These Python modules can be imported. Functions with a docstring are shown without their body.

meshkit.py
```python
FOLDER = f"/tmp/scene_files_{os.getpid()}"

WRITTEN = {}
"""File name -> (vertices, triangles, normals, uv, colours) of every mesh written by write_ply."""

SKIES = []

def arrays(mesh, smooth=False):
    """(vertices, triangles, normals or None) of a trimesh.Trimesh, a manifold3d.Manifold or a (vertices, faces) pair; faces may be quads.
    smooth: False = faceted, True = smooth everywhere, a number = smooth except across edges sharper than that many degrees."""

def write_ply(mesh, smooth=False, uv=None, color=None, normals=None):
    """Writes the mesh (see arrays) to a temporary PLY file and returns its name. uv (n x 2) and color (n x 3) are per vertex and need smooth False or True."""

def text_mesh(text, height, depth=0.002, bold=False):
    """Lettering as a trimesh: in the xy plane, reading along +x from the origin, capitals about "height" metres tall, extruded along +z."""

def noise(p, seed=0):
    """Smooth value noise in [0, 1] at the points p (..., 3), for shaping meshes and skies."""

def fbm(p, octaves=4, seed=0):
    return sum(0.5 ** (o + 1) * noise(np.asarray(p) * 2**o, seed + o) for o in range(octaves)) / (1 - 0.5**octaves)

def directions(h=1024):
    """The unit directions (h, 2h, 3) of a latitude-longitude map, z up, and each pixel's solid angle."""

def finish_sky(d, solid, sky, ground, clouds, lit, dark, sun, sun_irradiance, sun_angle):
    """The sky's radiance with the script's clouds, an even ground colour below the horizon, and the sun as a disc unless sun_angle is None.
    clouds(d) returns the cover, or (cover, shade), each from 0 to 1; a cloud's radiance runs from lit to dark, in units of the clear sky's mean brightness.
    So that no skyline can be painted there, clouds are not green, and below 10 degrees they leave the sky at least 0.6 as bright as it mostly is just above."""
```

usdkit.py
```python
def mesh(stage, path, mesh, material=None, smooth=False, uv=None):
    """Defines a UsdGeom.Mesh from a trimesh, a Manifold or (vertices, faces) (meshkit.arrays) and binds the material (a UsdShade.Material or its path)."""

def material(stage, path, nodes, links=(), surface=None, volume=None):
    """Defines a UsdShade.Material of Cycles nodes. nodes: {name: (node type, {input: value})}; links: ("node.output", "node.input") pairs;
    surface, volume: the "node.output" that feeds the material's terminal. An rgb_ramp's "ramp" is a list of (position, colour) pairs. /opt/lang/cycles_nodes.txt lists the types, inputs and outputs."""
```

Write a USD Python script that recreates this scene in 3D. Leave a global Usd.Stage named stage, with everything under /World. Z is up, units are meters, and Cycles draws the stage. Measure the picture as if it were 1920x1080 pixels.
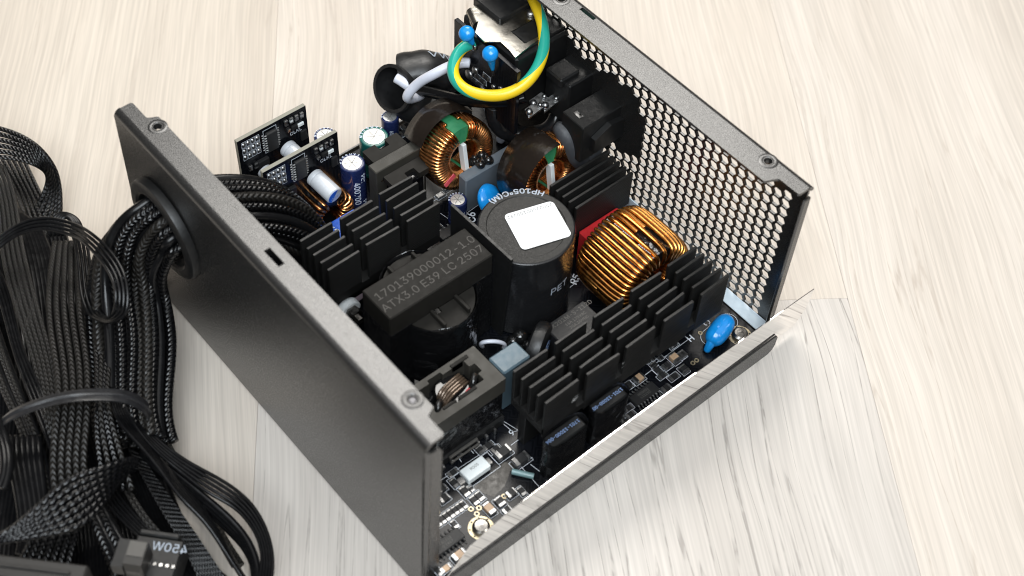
import math, random
import numpy as np, trimesh, usdkit, meshkit
from manifold3d import Manifold, CrossSection
from shapely.geometry import Polygon, Point, box as sbox
from shapely.ops import unary_union
from scipy.interpolate import CubicSpline, PchipInterpolator
from pxr import Usd, UsdGeom, UsdLux, UsdShade, Gf, Sdf, Vt

rng = random.Random(7)
stage = Usd.Stage.CreateInMemory()
UsdGeom.SetStageUpAxis(stage, 'Z'); UsdGeom.SetStageMetersPerUnit(stage, 1.0)
UsdGeom.Xform.Define(stage, '/World')

# ------------------------------------------------------------------ camera (millimetres here, metres in the stage)
CAM = np.array([-108.546, -146.253, 383.049]); YAW, PITCH, ROLL, FPX = 0.82022, -0.91288, 0.0606, 2663.123
FW = np.array([math.cos(PITCH)*math.cos(YAW), math.cos(PITCH)*math.sin(YAW), math.sin(PITCH)])
_r = np.cross(FW, [0, 0, 1]); _r /= np.linalg.norm(_r); _u = np.cross(_r, FW)
RT = _r*math.cos(ROLL)+_u*math.sin(ROLL); UP = -_r*math.sin(ROLL)+_u*math.cos(ROLL)
cam = UsdGeom.Camera.Define(stage, '/World/camera')
cam.AddTransformOp().Set(Gf.Matrix4d(*RT, 0, *UP, 0, *(-FW), 0, *(CAM/1000), 1))
cam.CreateHorizontalApertureAttr(36.0); cam.CreateFocalLengthAttr(36.0*FPX/1920)
cam.CreateVerticalApertureAttr(36.0*9/16)
cam.CreateFStopAttr(13.0); cam.CreateFocusDistanceAttr(0.475)
cam.CreateClippingRangeAttr((0.02, 50.0))
cam.CreateExposureAttr(0.0)

def at(px, py, z):
    """the point at height z (mm) that stands where the photograph shows it"""
    d = FW+RT*(px-960)/FPX-UP*(py-540)/FPX
    return CAM+d*(z-CAM[2])/d[2]

# ------------------------------------------------------------------ lamps of the room
def rect_light(name, pos, target, w, h, power, col):
    l = UsdLux.RectLight.Define(stage, '/World/'+name)
    p, t = np.array(pos, float), np.array(target, float)
    z = p-t; z /= np.linalg.norm(z); x = np.cross([0, 1, 0.01], z); x /= np.linalg.norm(x); y = np.cross(z, x)
    l.AddTransformOp().Set(Gf.Matrix4d(*x, 0, *y, 0, *z, 0, *p, 1))
    l.CreateWidthAttr(w); l.CreateHeightAttr(h); l.CreateIntensityAttr(power); l.CreateColorAttr(Gf.Vec3f(*col))
    return l
rect_light('ceiling_bounce_lamp', (0.62, 0.64, 1.05), (0.62, 0.64, 0), 0.85, 0.56, 9.4, (1, .965, .91))
rect_light('ceiling_lamp', (-0.05, -0.10, 1.5), (0.05, 0.05, 0), 2.3, 2.3, 0.95, (1, .985, .965))
rect_light('window_lamp', (-0.42, -0.52, 1.10), (0, 0.05, 0), 0.8, 0.8, 10.0, (.86, .94, 1))
dome = UsdLux.DomeLight.Define(stage, '/World/room_glow')
dm = usdkit.material(stage, '/World/Looks/room_glow', {'b': ('background_shader', {'color': (1, .95, .9), 'strength': 0.10})}, surface='b.background')
UsdShade.MaterialBindingAPI.Apply(dome.GetPrim()).Bind(dm)

# ------------------------------------------------------------------ materials
MATS = {}
def pm(name, col, rough=.5, metal=0., spec=.5, var=.12, nscale=600., rvar=.08, bump=0., bscale=900., bdist=.0002, coat=0., stretch=None, ior=1.5):
    n = {'g': ('geometry', {}), 'n': ('noise_texture', {'scale': nscale, 'detail': 4}),
         'c': ('mix_color', {'a': tuple(c*(1-var) for c in col), 'b': tuple(min(1, c*(1+var)) for c in col)}),
         'r': ('map_range', {'from_min': .3, 'from_max': .7, 'to_min': max(.02, rough-rvar), 'to_max': min(1, rough+rvar), 'clamp': True}),
         'p': ('principled_bsdf', {'metallic': metal, 'ior': ior, 'specular_ior_level': spec, 'coat_weight': coat, 'coat_roughness': .05})}
    l = [('n.fac', 'c.fac'), ('n.fac', 'r.value'), ('c.result', 'p.base_color'), ('r.result', 'p.roughness')]
    if stretch:
        n['m'] = ('mapping', {'scale': stretch}); l += [('g.position', 'm.vector'), ('m.vector', 'n.vector')]
    else:
        l += [('g.position', 'n.vector')]
    if bump:
        n['bn'] = ('noise_texture', {'scale': bscale, 'detail': 3}); n['b'] = ('bump', {'strength': bump, 'distance': bdist})
        l += [('m.vector' if stretch else 'g.position', 'bn.vector'), ('bn.fac', 'b.height'), ('b.normal', 'p.normal')]
    MATS[name] = usdkit.material(stage, '/World/Looks/'+name, n, l, surface='p.BSDF')
    return MATS[name]

pm('powder_black', (.015, .0145, .014), .25, spec=1.0, ior=1.5, rvar=.06, var=.3, nscale=2500, bump=.42, bscale=5200, bdist=.00008)
pm('inner_black', (.016, .016, .017), .38, spec=.6, bump=.3, bscale=2500, bdist=.0001)
pm('heatsink_black', (.008, .0077, .0073), .45, spec=.4, var=.2, stretch=(1, 12, 12), nscale=200, bump=.25, bscale=300, bdist=.00015)
pm('edge_grey', (.06, .056, .05), .45, spec=.6, var=.3, nscale=900)
pm('plastic_black', (.009, .009, .009), .42, spec=.4, bump=.2, bscale=1800, bdist=.0001)
pm('plastic_core', (.016, .0147, .0128), .55, spec=.12, var=.2, nscale=400, bump=.15, bscale=900, bdist=.0002)
pm('tape_black', (.006, .006, .0065), .11, spec=.6, rvar=.05, bump=.8, bscale=190, bdist=.0016, nscale=200)
pm('film_black', (.012, .0085, .0065), .2, spec=.45, rvar=.06, bump=.35, bscale=120, bdist=.001, nscale=200)
pm('rubber_black', (.011, .011, .0115), .4, spec=.5, bump=.2, bscale=400, bdist=.0003)
pm('sleeve_black', (.012, .012, .013), .22, spec=.55, rvar=.08, nscale=300, bump=.12, bscale=300, bdist=.0003)
pm('wire_smooth', (.0045, .0045, .005), .24, spec=.3, nscale=300, bump=.08, bscale=500, bdist=.0002)
pm('cap_top', (.019, .018, .0165), .5, spec=.28, bump=.4, bscale=2600, bdist=.00012, var=.2, nscale=1500)
pm('chip_black', (.014, .014, .0145), .5, spec=.4, var=.2, nscale=1500)
pm('silver', (.72, .71, .69), .24, metal=1, var=.12, nscale=900, bump=.3, bscale=900, bdist=.0002)
pm('solder', (.36, .36, .36), .34, metal=1, var=.15, nscale=700, bump=.25, bscale=500, bdist=.0003)
pm('steel_shield', (.40, .385, .35), .26, metal=1, var=.12, nscale=150, bump=.15, bscale=200, bdist=.0006)
pm('screw_dark', (.07, .07, .075), .25, metal=1)
pm('core_brown', (.040, .037, .031), .5, spec=.3, var=.2, nscale=400)
pm('screw_steel', (.26, .25, .235), .3, metal=1, nscale=900)
pm('gold_pad', (.50, .43, .30), .42, metal=1, var=.1)
pm('copper_dark', (.80, .36, .13), .22, metal=1, var=.2, nscale=500)
pm('copper_gold', (.80, .365, .092), .24, metal=1, var=.15, nscale=500)
pm('green_tape', (.03, .20, .09), .35)
pm('red_tape', (.55, .06, .08), .35)
pm('red_box', (.62, .03, .035), .36, spec=.5, bump=.2, bscale=500, bdist=.0003)
pm('grey_box', (.115, .135, .155), .45, spec=.45, bump=.25, bscale=1500, bdist=.0001)
pm('bluegrey_box', (.085, .13, .16), .42, spec=.45, bump=.2, bscale=1500, bdist=.0001)
pm('blue_ceramic', (.008, .25, .68), .16, spec=.55, bump=.15, bscale=250, bdist=.0006)
pm('blue_film', (.01, .10, .55), .3)
pm('navy_sleeve', (.012, .020, .075), .20, spec=.55, var=.15)
pm('green_sleeve', (.01, .10, .085), .22, spec=.55)
pm('cap_alu', (.52, .52, .51), .4, metal=.7, var=.06, nscale=300)
pm('polymer_can', (.56, .58, .61), .32, metal=.15, var=.05)
pm('print_white', (.58, .62, .68), .6, var=.1)
pm('silk', (.72, .75, .80), .6, var=.08)
pm('stamp', (.044, .040, .035), .55, spec=.4, var=.3, nscale=2500)
pm('print_soft', (.34, .38, .44), .6)
pm('painted_reflection', (.020, .017, .013), .3, spec=.5)  # brown of a reflection in the solder mask, put into the colour
pm('print_grey', (.12, .115, .105), .6, var=.2, nscale=2500)
pm('print_blue', (.25, .36, .62), .6)
pm('print_navywhite', (.62, .68, .80), .55)
pm('label_white', (.82, .82, .82), .55, var=.03)
pm('print_black', (.03, .03, .03), .6)
pm('white_wire', (.62, .64, .72), .35, spec=.5, var=.05)
pm('white_plastic', (.70, .72, .72), .4, var=.05)
pm('insulator_white', (.60, .69, .75), .35, var=.05)
pm('ceramic_white', (.74, .78, .78), .35, var=.05)
pm('tan_ceramic', (.40, .27, .17), .4, var=.1)
pm('pink_pad', (.55, .42, .47), .5)
pm('teal_rod', (.16, .26, .27), .3)
pm('grey_shrink', (.045, .047, .052), .5, spec=.5, bump=.4, bscale=180, bdist=.0012)
pm('pcb_edge', (.22, .21, .17), .55, var=.2, nscale=1200)
pm('connector_black', (.018, .0165, .015), .45, spec=.5, bump=.2, bscale=1500, bdist=.0001)
pm('tie_black', (.016, .016, .0175), .36, spec=.55)
pm('wire_varnish', (.12, .085, .06), .14, spec=.7, metal=.5, nscale=500)
pm('glue_black', (.008, .008, .008), .08, spec=.7)

# circuit board: glossy solder mask over faint copper tracks
MATS['pcb'] = usdkit.material(stage, '/World/Looks/pcb', {
    'g': ('geometry', {}), 'm': ('mapping', {'rotation': (0, 0, .785)}), 'v': ('voronoi_texture', {'scale': 150, 'metric': 'chebychev', 'feature': 'f1'}),
    'v2': ('voronoi_texture', {'scale': 420, 'metric': 'manhattan', 'feature': 'f1'}),
    'h': ('math', {'math_type': 'fraction'}), 'k': ('math', {'math_type': 'multiply', 'value2': 7.}), 'gt': ('math', {'math_type': 'greater_than', 'value2': .55}),
    'c': ('mix_color', {'a': (.0035, .004, .0055), 'b': (.0065, .007, .009)}), 'b': ('bump', {'strength': .25, 'distance': .0001}),
    'p': ('principled_bsdf', {'roughness': .2, 'specular_ior_level': .22})},
    [('g.position', 'm.vector'), ('m.vector', 'v.vector'), ('m.vector', 'v2.vector'), ('v.distance', 'k.value1'), ('k.value', 'h.value1'), ('h.value', 'gt.value1'),
     ('gt.value', 'c.fac'), ('c.result', 'p.base_color'), ('gt.value', 'b.height'), ('b.normal', 'p.normal')], surface='p.BSDF')

# braided sleeve: herringbone weave running along the wire (st.x = mm along it, st.y = turns round it)
def braid(name, col, rough, strength, pitch, arms=2., spec=.36):
    MATS[name] = usdkit.material(stage, '/World/Looks/'+name, {
        'u': ('uvmap', {'attribute': 'st'}), 's': ('separate_xyz', {}),
        'v2': ('math', {'math_type': 'multiply', 'value2': arms}), 'fr': ('math', {'math_type': 'fraction'}), 'ce': ('math', {'math_type': 'subtract', 'value2': .5}),
        'ab': ('math', {'math_type': 'absolute'}), 'sl': ('math', {'math_type': 'multiply', 'value2': 2.3}), 'up': ('math', {'math_type': 'divide', 'value2': pitch}),
        'ad': ('math', {'math_type': 'add'}), 'w': ('math', {'math_type': 'multiply', 'value2': 6.2832}), 'sn': ('math', {'math_type': 'sine'}),
        'mr': ('map_range', {'from_min': -1, 'from_max': 1, 'to_min': 0, 'to_max': 1}),
        'g': ('geometry', {}), 'n': ('noise_texture', {'scale': 700, 'detail': 3}), 'nm': ('map_range', {'from_min': .3, 'from_max': .7, 'to_min': rough-.12, 'to_max': rough+.14}),
        'c': ('mix_color', {'a': tuple(x*.35 for x in col), 'b': col}),
        'b': ('bump', {'strength': strength, 'distance': .0005}), 'p': ('principled_bsdf', {'specular_ior_level': spec})},
        [('u.UV', 's.vector'), ('s.y', 'v2.value1'), ('v2.value', 'fr.value1'), ('fr.value', 'ce.value1'), ('ce.value', 'ab.value1'), ('ab.value', 'sl.value1'),
         ('s.x', 'up.value1'), ('up.value', 'ad.value1'), ('sl.value', 'ad.value2'), ('ad.value', 'w.value1'), ('w.value', 'sn.value1'), ('sn.value', 'mr.value'),
         ('mr.result', 'b.height'), ('b.normal', 'p.normal'), ('mr.result', 'c.fac'), ('c.result', 'p.base_color'), ('g.position', 'n.vector'), ('n.fac', 'nm.value'), ('nm.result', 'p.roughness')],
        surface='p.BSDF')
braid('braid_matte', (.012, .0106, .009), .42, .55, 1.75)
braid('braid_cord', (.006, .006, .007), .2, .5, 2.4, 1., .4)
braid('braid_shiny', (.004, .004, .0046), .2, .55, 1.6)

# green and yellow earth wire
MATS['earth_wire'] = usdkit.material(stage, '/World/Looks/earth_wire', {
    'u': ('uvmap', {'attribute': 'st'}), 's': ('separate_xyz', {}), 'k': ('math', {'math_type': 'multiply', 'value2': -.021}), 'a': ('math', {'math_type': 'add'}), 'f': ('math', {'math_type': 'fraction'}),
    'g': ('math', {'math_type': 'greater_than', 'value2': .62}), 'c': ('mix_color', {'a': (.86, .58, .015), 'b': (.02, .36, .27)}), 'p': ('principled_bsdf', {'roughness': .28, 'specular_ior_level': .5})},
    [('u.UV', 's.vector'), ('s.x', 'k.value1'), ('k.value', 'a.value1'), ('s.y', 'a.value2'), ('a.value', 'f.value1'), ('f.value', 'g.value1'), ('g.value', 'c.fac'), ('c.result', 'p.base_color')], surface='p.BSDF')

# clear plastic sheet
MATS['clear_film'] = usdkit.material(stage, '/World/Looks/clear_film', {
    'f': ('fresnel', {'IOR': 2.1}), 't': ('transparent_bsdf', {'color': (.97, .97, .96)}), 'gl': ('glossy_bsdf', {'color': (1, .98, .96), 'roughness': .02}),
    'g': ('geometry', {}), 'n': ('noise_texture', {'scale': 25, 'detail': 1}), 'b': ('bump', {'strength': .12, 'distance': .001}), 'm': ('mix_closure', {})},
    [('g.position', 'n.vector'), ('n.fac', 'b.height'), ('b.normal', 'gl.normal'), ('f.fac', 'm.fac'), ('t.BSDF', 'm.closure1'), ('gl.BSDF', 'm.closure2')], surface='m.closure')

# pale wood-print planks: grain runs along u
GA = math.atan2(.804, .594)
def wood(name, base, dark, pore, pore_lo, pore_hi, seed, streak=.5):
    MATS[name] = usdkit.material(stage, '/World/Looks/'+name, {
        'g': ('geometry', {}), 'm': ('mapping', {'mapping_type': 'point', 'rotation': (0, 0, -GA), 'location': (seed*3.1, seed*1.7, 0)}),
        'wn': ('noise_texture', {'scale': 5, 'detail': 2}), 'ws': ('vector_math', {'math_type': 'scale', 'scale': .022}), 'wa': ('vector_math', {'math_type': 'add'}),
        'm1': ('mapping', {'scale': (2.2, 30, 1)}), 'n1': ('noise_texture', {'scale': 1, 'detail': 4, 'roughness': .55}),
        'm2': ('mapping', {'scale': (16, 900, 1)}), 'n2': ('noise_texture', {'scale': 1, 'detail': 3, 'roughness': .6}),
        'm3': ('mapping', {'scale': (4.5, 150, 1)}), 'n3': ('noise_texture', {'scale': 1, 'detail': 1.5, 'roughness': .5}), 'ns': ('math', {'math_type': 'subtract', 'value2': .5}), 'na': ('math', {'math_type': 'absolute'}),
        'm4': ('mapping', {'scale': (3, 8, 1)}), 'n4': ('noise_texture', {'scale': 1, 'detail': 2}),
        'm5': ('mapping', {'scale': (140, 700, 1)}), 'n5': ('noise_texture', {'scale': 1, 'detail': 2}),
        'r1': ('map_range', {'from_min': .35, 'from_max': .68, 'to_min': 0, 'to_max': streak, 'clamp': True}),
        'c1': ('mix_color', {'a': base, 'b': dark}),
        'r2': ('map_range', {'from_min': .35, 'from_max': .65, 'to_min': .87, 'to_max': 1.06, 'clamp': True}),
        'c2': ('mix_color', {'blend_type': 'multiply', 'fac': 1.}),
        'r3': ('map_range', {'from_min': pore_lo, 'from_max': pore_hi, 'to_min': 1, 'to_max': 0, 'clamp': True}),
        'r4': ('map_range', {'from_min': .42, 'from_max': .62, 'to_min': .25, 'to_max': 1, 'clamp': True}),
        'r5': ('map_range', {'from_min': .40, 'from_max': .55, 'to_min': .3, 'to_max': 1, 'clamp': True}),
        'pm': ('math', {'math_type': 'multiply'}), 'pm2': ('math', {'math_type': 'multiply'}), 'pk': ('math', {'math_type': 'multiply', 'value2': .85}),
        'c3': ('mix_color', {'b': pore}),
        'b': ('bump', {'strength': .12, 'distance': .0002, 'invert': True}),
        'p': ('principled_bsdf', {'roughness': .42, 'specular_ior_level': .35})},
        [('g.position', 'm.vector'), ('m.vector', 'wn.vector'), ('wn.color', 'ws.vector1'), ('m.vector', 'wa.vector1'), ('ws.vector', 'wa.vector2')]
        + [('wa.vector', f'm{i}.vector') for i in (1, 2, 3, 4, 5)] + [(f'm{i}.vector', f'n{i}.vector') for i in (1, 2, 3, 4, 5)]
        + [('n1.fac', 'r1.value'), ('r1.result', 'c1.fac'), ('n2.fac', 'r2.value'), ('c1.result', 'c2.a'), ('r2.result', 'c2.b'), ('n3.fac', 'ns.value1'), ('ns.value', 'na.value1'), ('na.value', 'r3.value'), ('n4.fac', 'r4.value'), ('n5.fac', 'r5.value'),
           ('r3.result', 'pm.value1'), ('r4.result', 'pm.value2'), ('pm.value', 'pm2.value1'), ('r5.result', 'pm2.value2'), ('pm2.value', 'pk.value1'), ('pk.value', 'c3.fac'),
           ('c2.result', 'c3.a'), ('c3.result', 'p.base_color'), ('pm2.value', 'b.height'), ('b.normal', 'p.normal')], surface='p.BSDF')
wood('wood_grainy', (.555, .51, .465), (.45, .408, .368), (.25, .225, .203), .002, .012, 1.0, .6)
wood('wood_pale', (.60, .535, .465), (.49, .425, .36), (.40, .335, .28), .0, .016, 2.3, .6)
wood('wood_pale_warm', (.575, .51, .435), (.465, .40, .335), (.37, .31, .255), .0, .016, 4.1, .6)
wood('wood_light', (.605, .545, .482), (.50, .44, .38), (.42, .36, .305), .0, .014, 6.7, .6)
wood('wood_grey', (.60, .54, .475), (.47, .415, .36), (.26, .23, .20), .002, .013, 8.9, .65)

# ------------------------------------------------------------------ names, parts, meshes
USED = {}
def path_for(name, parent):
    base = (parent if isinstance(parent, str) else str(parent.GetPath())) if parent is not None else '/World'
    k = USED.get((base, name), 0); USED[(base, name)] = k+1
    return f'{base}/{name}' if k == 0 else f'{base}/{name}_{k:03d}'
def cd(prim, **kw):
    for k, v in kw.items():
        if v: prim.SetCustomDataByKey(k, v)
    return prim
def tri(m):
    return meshkit.arrays(m)[:2]
def cat(ms):
    vs, fs, n = [], [], 0
    for m in ms:
        v, f = tri(m); vs.append(v); fs.append(f+n); n += len(v)
    return np.vstack(vs), np.vstack(fs)
def obj(name, mesh, mat, parent=None, smooth=False, uv=None, **kw):
    if isinstance(mesh, list): mesh = cat(mesh)
    v, f = tri(mesh)
    p = usdkit.mesh(stage, path_for(name, parent), (np.asarray(v)/1000., f), MATS[mat], smooth=smooth, uv=uv).GetPrim()
    return cd(p, **kw)
def thing(name, label, category, base=(0, 0, 0), group=None):
    x = UsdGeom.Xform.Define(stage, path_for(name, None))
    return cd(x.GetPrim(), label=label, category=category, group=group)
def holder(name, parent, **kw):
    return cd(UsdGeom.Xform.Define(stage, path_for(name, parent)).GetPrim(), **kw)

def hull(pts):
    return Manifold.hull_points(np.asarray(pts, np.float64))
def bx(x0, x1, y0, y1, z0, z1, b=.25):
    b = min(b, .45*abs(x1-x0), .45*abs(y1-y0), .45*abs(z1-z0)); P = []
    for ix, x in ((1, x0), (-1, x1)):
        for iy, y in ((1, y0), (-1, y1)):
            for iz, z in ((1, z0), (-1, z1)):
                P += [(x+ix*b, y+iy*b, z), (x+ix*b, y, z+iz*b), (x, y+iy*b, z+iz*b)]
    return hull(P)
def prism(poly, h, z0=0.):
    """shapely polygon in xy, extruded along z"""
    parts = [g for g in (poly.geoms if hasattr(poly, 'geoms') else [poly]) if g.area > 1e-6]
    ms = []
    for g in parts:
        m = trimesh.creation.extrude_polygon(g, h); m.apply_translation((0, 0, z0)); ms.append(m)
    return trimesh.util.concatenate(ms)
def place(m, o, ex, ey, ez=None):
    """mesh with its own axes laid along ex, ey, ez at o"""
    v, f = tri(m); ex = np.asarray(ex, float); ey = np.asarray(ey, float); ez = np.cross(ex, ey) if ez is None else np.asarray(ez, float)
    v = np.asarray(o)+v[:, :1]*ex+v[:, 1:2]*ey+v[:, 2:3]*ez
    if np.dot(np.cross(ex, ey), ez) < 0: f = f[:, ::-1]
    return v, f
def lathe(prof, c=(0, 0, 0), n=36, axis='z'):
    prof = np.asarray(prof, float); a = np.arange(n)*2*np.pi/n
    v = np.stack([np.outer(prof[:, 0], np.cos(a)), np.outer(prof[:, 0], np.sin(a)), np.repeat(prof[:, 1:], n, 1)], -1).reshape(-1, 3)
    f = []
    for i in range(len(prof)-1):
        for j in range(n):
            k = (j+1) % n; a0, a1, b0, b1 = i*n+j, i*n+k, i*n+n+j, i*n+n+k
            if prof[i, 0] > 1e-9: f.append((a0, a1, b1) if prof[i+1, 0] > 1e-9 else (a0, a1, b0))
            if prof[i+1, 0] > 1e-9: f.append((a0, b1, b0))
    f = np.array(f)
    if axis == 'y': v = v[:, [0, 2, 1]]*[1, 1, -1]
    if axis == 'x': v = v[:, [2, 1, 0]]*[1, 1, -1]
    return v+np.asarray(c), f
def cyl(c, r, z0, z1, n=28, b=.3):
    return lathe([(0, z0), (r-b, z0), (r, z0+b), (r, z1-b), (r-b, z1), (0, z1)], (c[0], c[1], 0), n)
def spline(pts, n=60, k=None):
    pts = np.asarray(pts, float); d = np.r_[0, np.cumsum(np.linalg.norm(np.diff(pts, axis=0), axis=1))]
    if k is not None: d = k
    return CubicSpline(d, pts)(np.linspace(0, d[-1], n))
def tube(pts, r, sides=10, up=(0, 0, 1), caps=True):
    """(vertices, faces, uv): uv.x = mm along, uv.y = turns round from the upper side"""
    p = np.asarray(pts, float); t = np.gradient(p, axis=0); t /= np.linalg.norm(t, axis=1, keepdims=True)+1e-12
    n = np.empty_like(p); u = np.asarray(up, float); u = u-t[0]*(u@t[0])
    if np.linalg.norm(u) < 1e-3: u = np.array([1., 0, 0])-t[0]*t[0][0]
    n[0] = u/np.linalg.norm(u)
    for i in range(1, len(p)):
        u = n[i-1]-t[i]*(n[i-1]@t[i]); n[i] = u/np.linalg.norm(u)
    b = np.cross(t, n); a = np.arange(sides+1)/sides
    rr = np.broadcast_to(r, len(p))[:, None, None]
    v = p[:, None]+rr*(np.cos(2*np.pi*a)[None, :, None]*n[:, None]+np.sin(2*np.pi*a)[None, :, None]*b[:, None])
    L = np.r_[0, np.cumsum(np.linalg.norm(np.diff(p, axis=0), axis=1))]
    uv = np.stack([np.repeat(L[:, None], sides+1, 1), np.repeat(a[None], len(p), 0)], -1).reshape(-1, 2)
    s = sides+1; i, j = np.meshgrid(np.arange(len(p)-1), np.arange(sides), indexing='ij')
    q = np.stack([i*s+j, i*s+j+1, (i+1)*s+j+1, (i+1)*s+j], -1).reshape(-1, 4)
    f = np.vstack([q[:, [0, 1, 2]], q[:, [0, 2, 3]]]); v = v.reshape(-1, 3)
    if caps:
        m = len(v); v = np.vstack([v, p[0], p[-1]]); uv = np.vstack([uv, [0, .5], [L[-1], .5]])
        j = np.arange(sides); e = (len(p)-1)*s
        f = np.vstack([f, np.stack([np.full(sides, m), j+1, j], 1), np.stack([np.full(sides, m+1), e+j, e+j+1], 1)])
    return v, f, uv
def tb(pts, r, sides=8, n=None, **kw):
    return tube(spline(pts, n) if n else pts, r, sides, **kw)[:2]
def lettering(text, o, ex, ey, h, depth=.06, bold=False, center=True):
    """printed text of cap height h (mm) reading along ex"""
    m = meshkit.text_mesh(text, 1.0, .01, bold); m = trimesh.Trimesh(m.vertices, m.faces, process=False)
    w = m.bounds[1][0]; v = np.array(m.vertices)
    if center: v[:, 0] -= w/2; v[:, 1] -= .5
    v[:, :2] *= h; v[:, 2] *= depth/.01
    ex = np.asarray(ex, float)/np.linalg.norm(ex); ey = np.asarray(ey, float); ey = ey-ex*(ex@ey); ey /= np.linalg.norm(ey)
    return place((v, np.array(m.faces)), o, ex, ey)
def winding(center, axis, rin, rout, hw, wire, turns, a0, a1, e=.45, per=18, sides=6, ends=True):
    """wire wound round a ring core, from angle a0 to a1 (degrees, about the axis)"""
    n = int(turns*per)+1; s = np.linspace(0, 1, n); ph = np.radians(a0+(a1-a0)*s); th = 2*np.pi*turns*s
    c, d = np.cos(th), np.sin(th); g = lambda x: np.sign(x)*np.abs(x)**e
    rm, ra = (rin+rout)/2, (rout-rin)/2+wire*.9
    rad = rm+ra*g(c); w = (hw+wire*.9)*g(d)
    P = np.stack([rad*np.cos(ph), w, rad*np.sin(ph)], -1)
    if axis == 'z': P = P[:, [0, 2, 1]]
    return tube(P+np.asarray(center), wire, sides)[:2]

W, D, H, PT = 148.9, 145.6, 79.8, 9.0      # case width, depth, wall height, top of the circuit board
def leanA(m):
    v, f = tri(m); v = np.array(v); v[:, 0] += 2.0*v[:, 2]/H; return v, f
def leanB(m):
    v, f = tri(m); v = np.array(v); v[:, 0] -= 1.4*v[:, 2]/H; v[:, 1] -= 1.0*v[:, 2]/H; return v, f

# ------------------------------------------------------------------ the table: printed planks
tt = holder('table_top', None, kind='structure')
eu, ev = np.array([.594, .804, 0]), np.array([.804, -.594, 0])
def plank(u0, u1, v0, v1, mat):
    g = .03
    m = place(bx(u0+g, u1-g, v0+g, v1-g, -8, 0, .05), (0, 0, 0), eu, ev, (0, 0, 1))
    obj('plank', m, mat, tt)
plank(-900, 103.3, -50.6, 148.2, 'wood_grainy'); plank(103.3, 1300, -50.6, 148.2, 'wood_pale')
plank(-900, 640, 148.2, 347, 'wood_light'); plank(640, 1600, 148.2, 347, 'wood_pale')
plank(-900, 120, -249.4, -50.6, 'wood_grey'); plank(120, 1300, -249.4, -50.6, 'wood_pale_warm')
plank(-900, 300, -448, -249.4, 'wood_pale'); plank(300, 1300, -448, -249.4, 'wood_light')
plank(-900, 1300, 347, 546, 'wood_pale_warm'); plank(-900, 1300, 546, 800, 'wood_pale')
obj('slab', place(bx(-890, 1290, -440, 790, -38, -8.2, .5), (0, 0, 0), eu, ev, (0, 0, 1)), 'wood_pale', tt)
#MARK_PSU

# ------------------------------------------------------------------ the power supply: steel case
psu = thing('power_supply', 'opened black computer power supply with honeycomb end wall, heat sinks and copper coils', 'power supply')

# floor tray with low upturned lips
tray = prism(sbox(1.5, 143.5, -4, 150), 1.0, .2)
obj('case_floor', tray, 'inner_black', psu)
def lip(y, out):
    r = 4.5; P = Polygon([(1.0, 0), (141.5, 0), (143.6, 1.2), (144.4, 3.2), (144.6, 7.2), (144, 8.2), (1.0, 8.2)])
    m = prism(P, .6)                                   # in xy; lay into x-z
    v, f = place(m, (0, y+.6, .1), (1, 0, 0), (0, 0, 1), (0, -1, 0)); return v, f
obj('case_lip', lip(-4.0, -1), 'powder_black', psu, label='low black steel lip along the near edge of the tray')
obj('case_lip', lip(149.5, 1), 'powder_black', psu)

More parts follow.
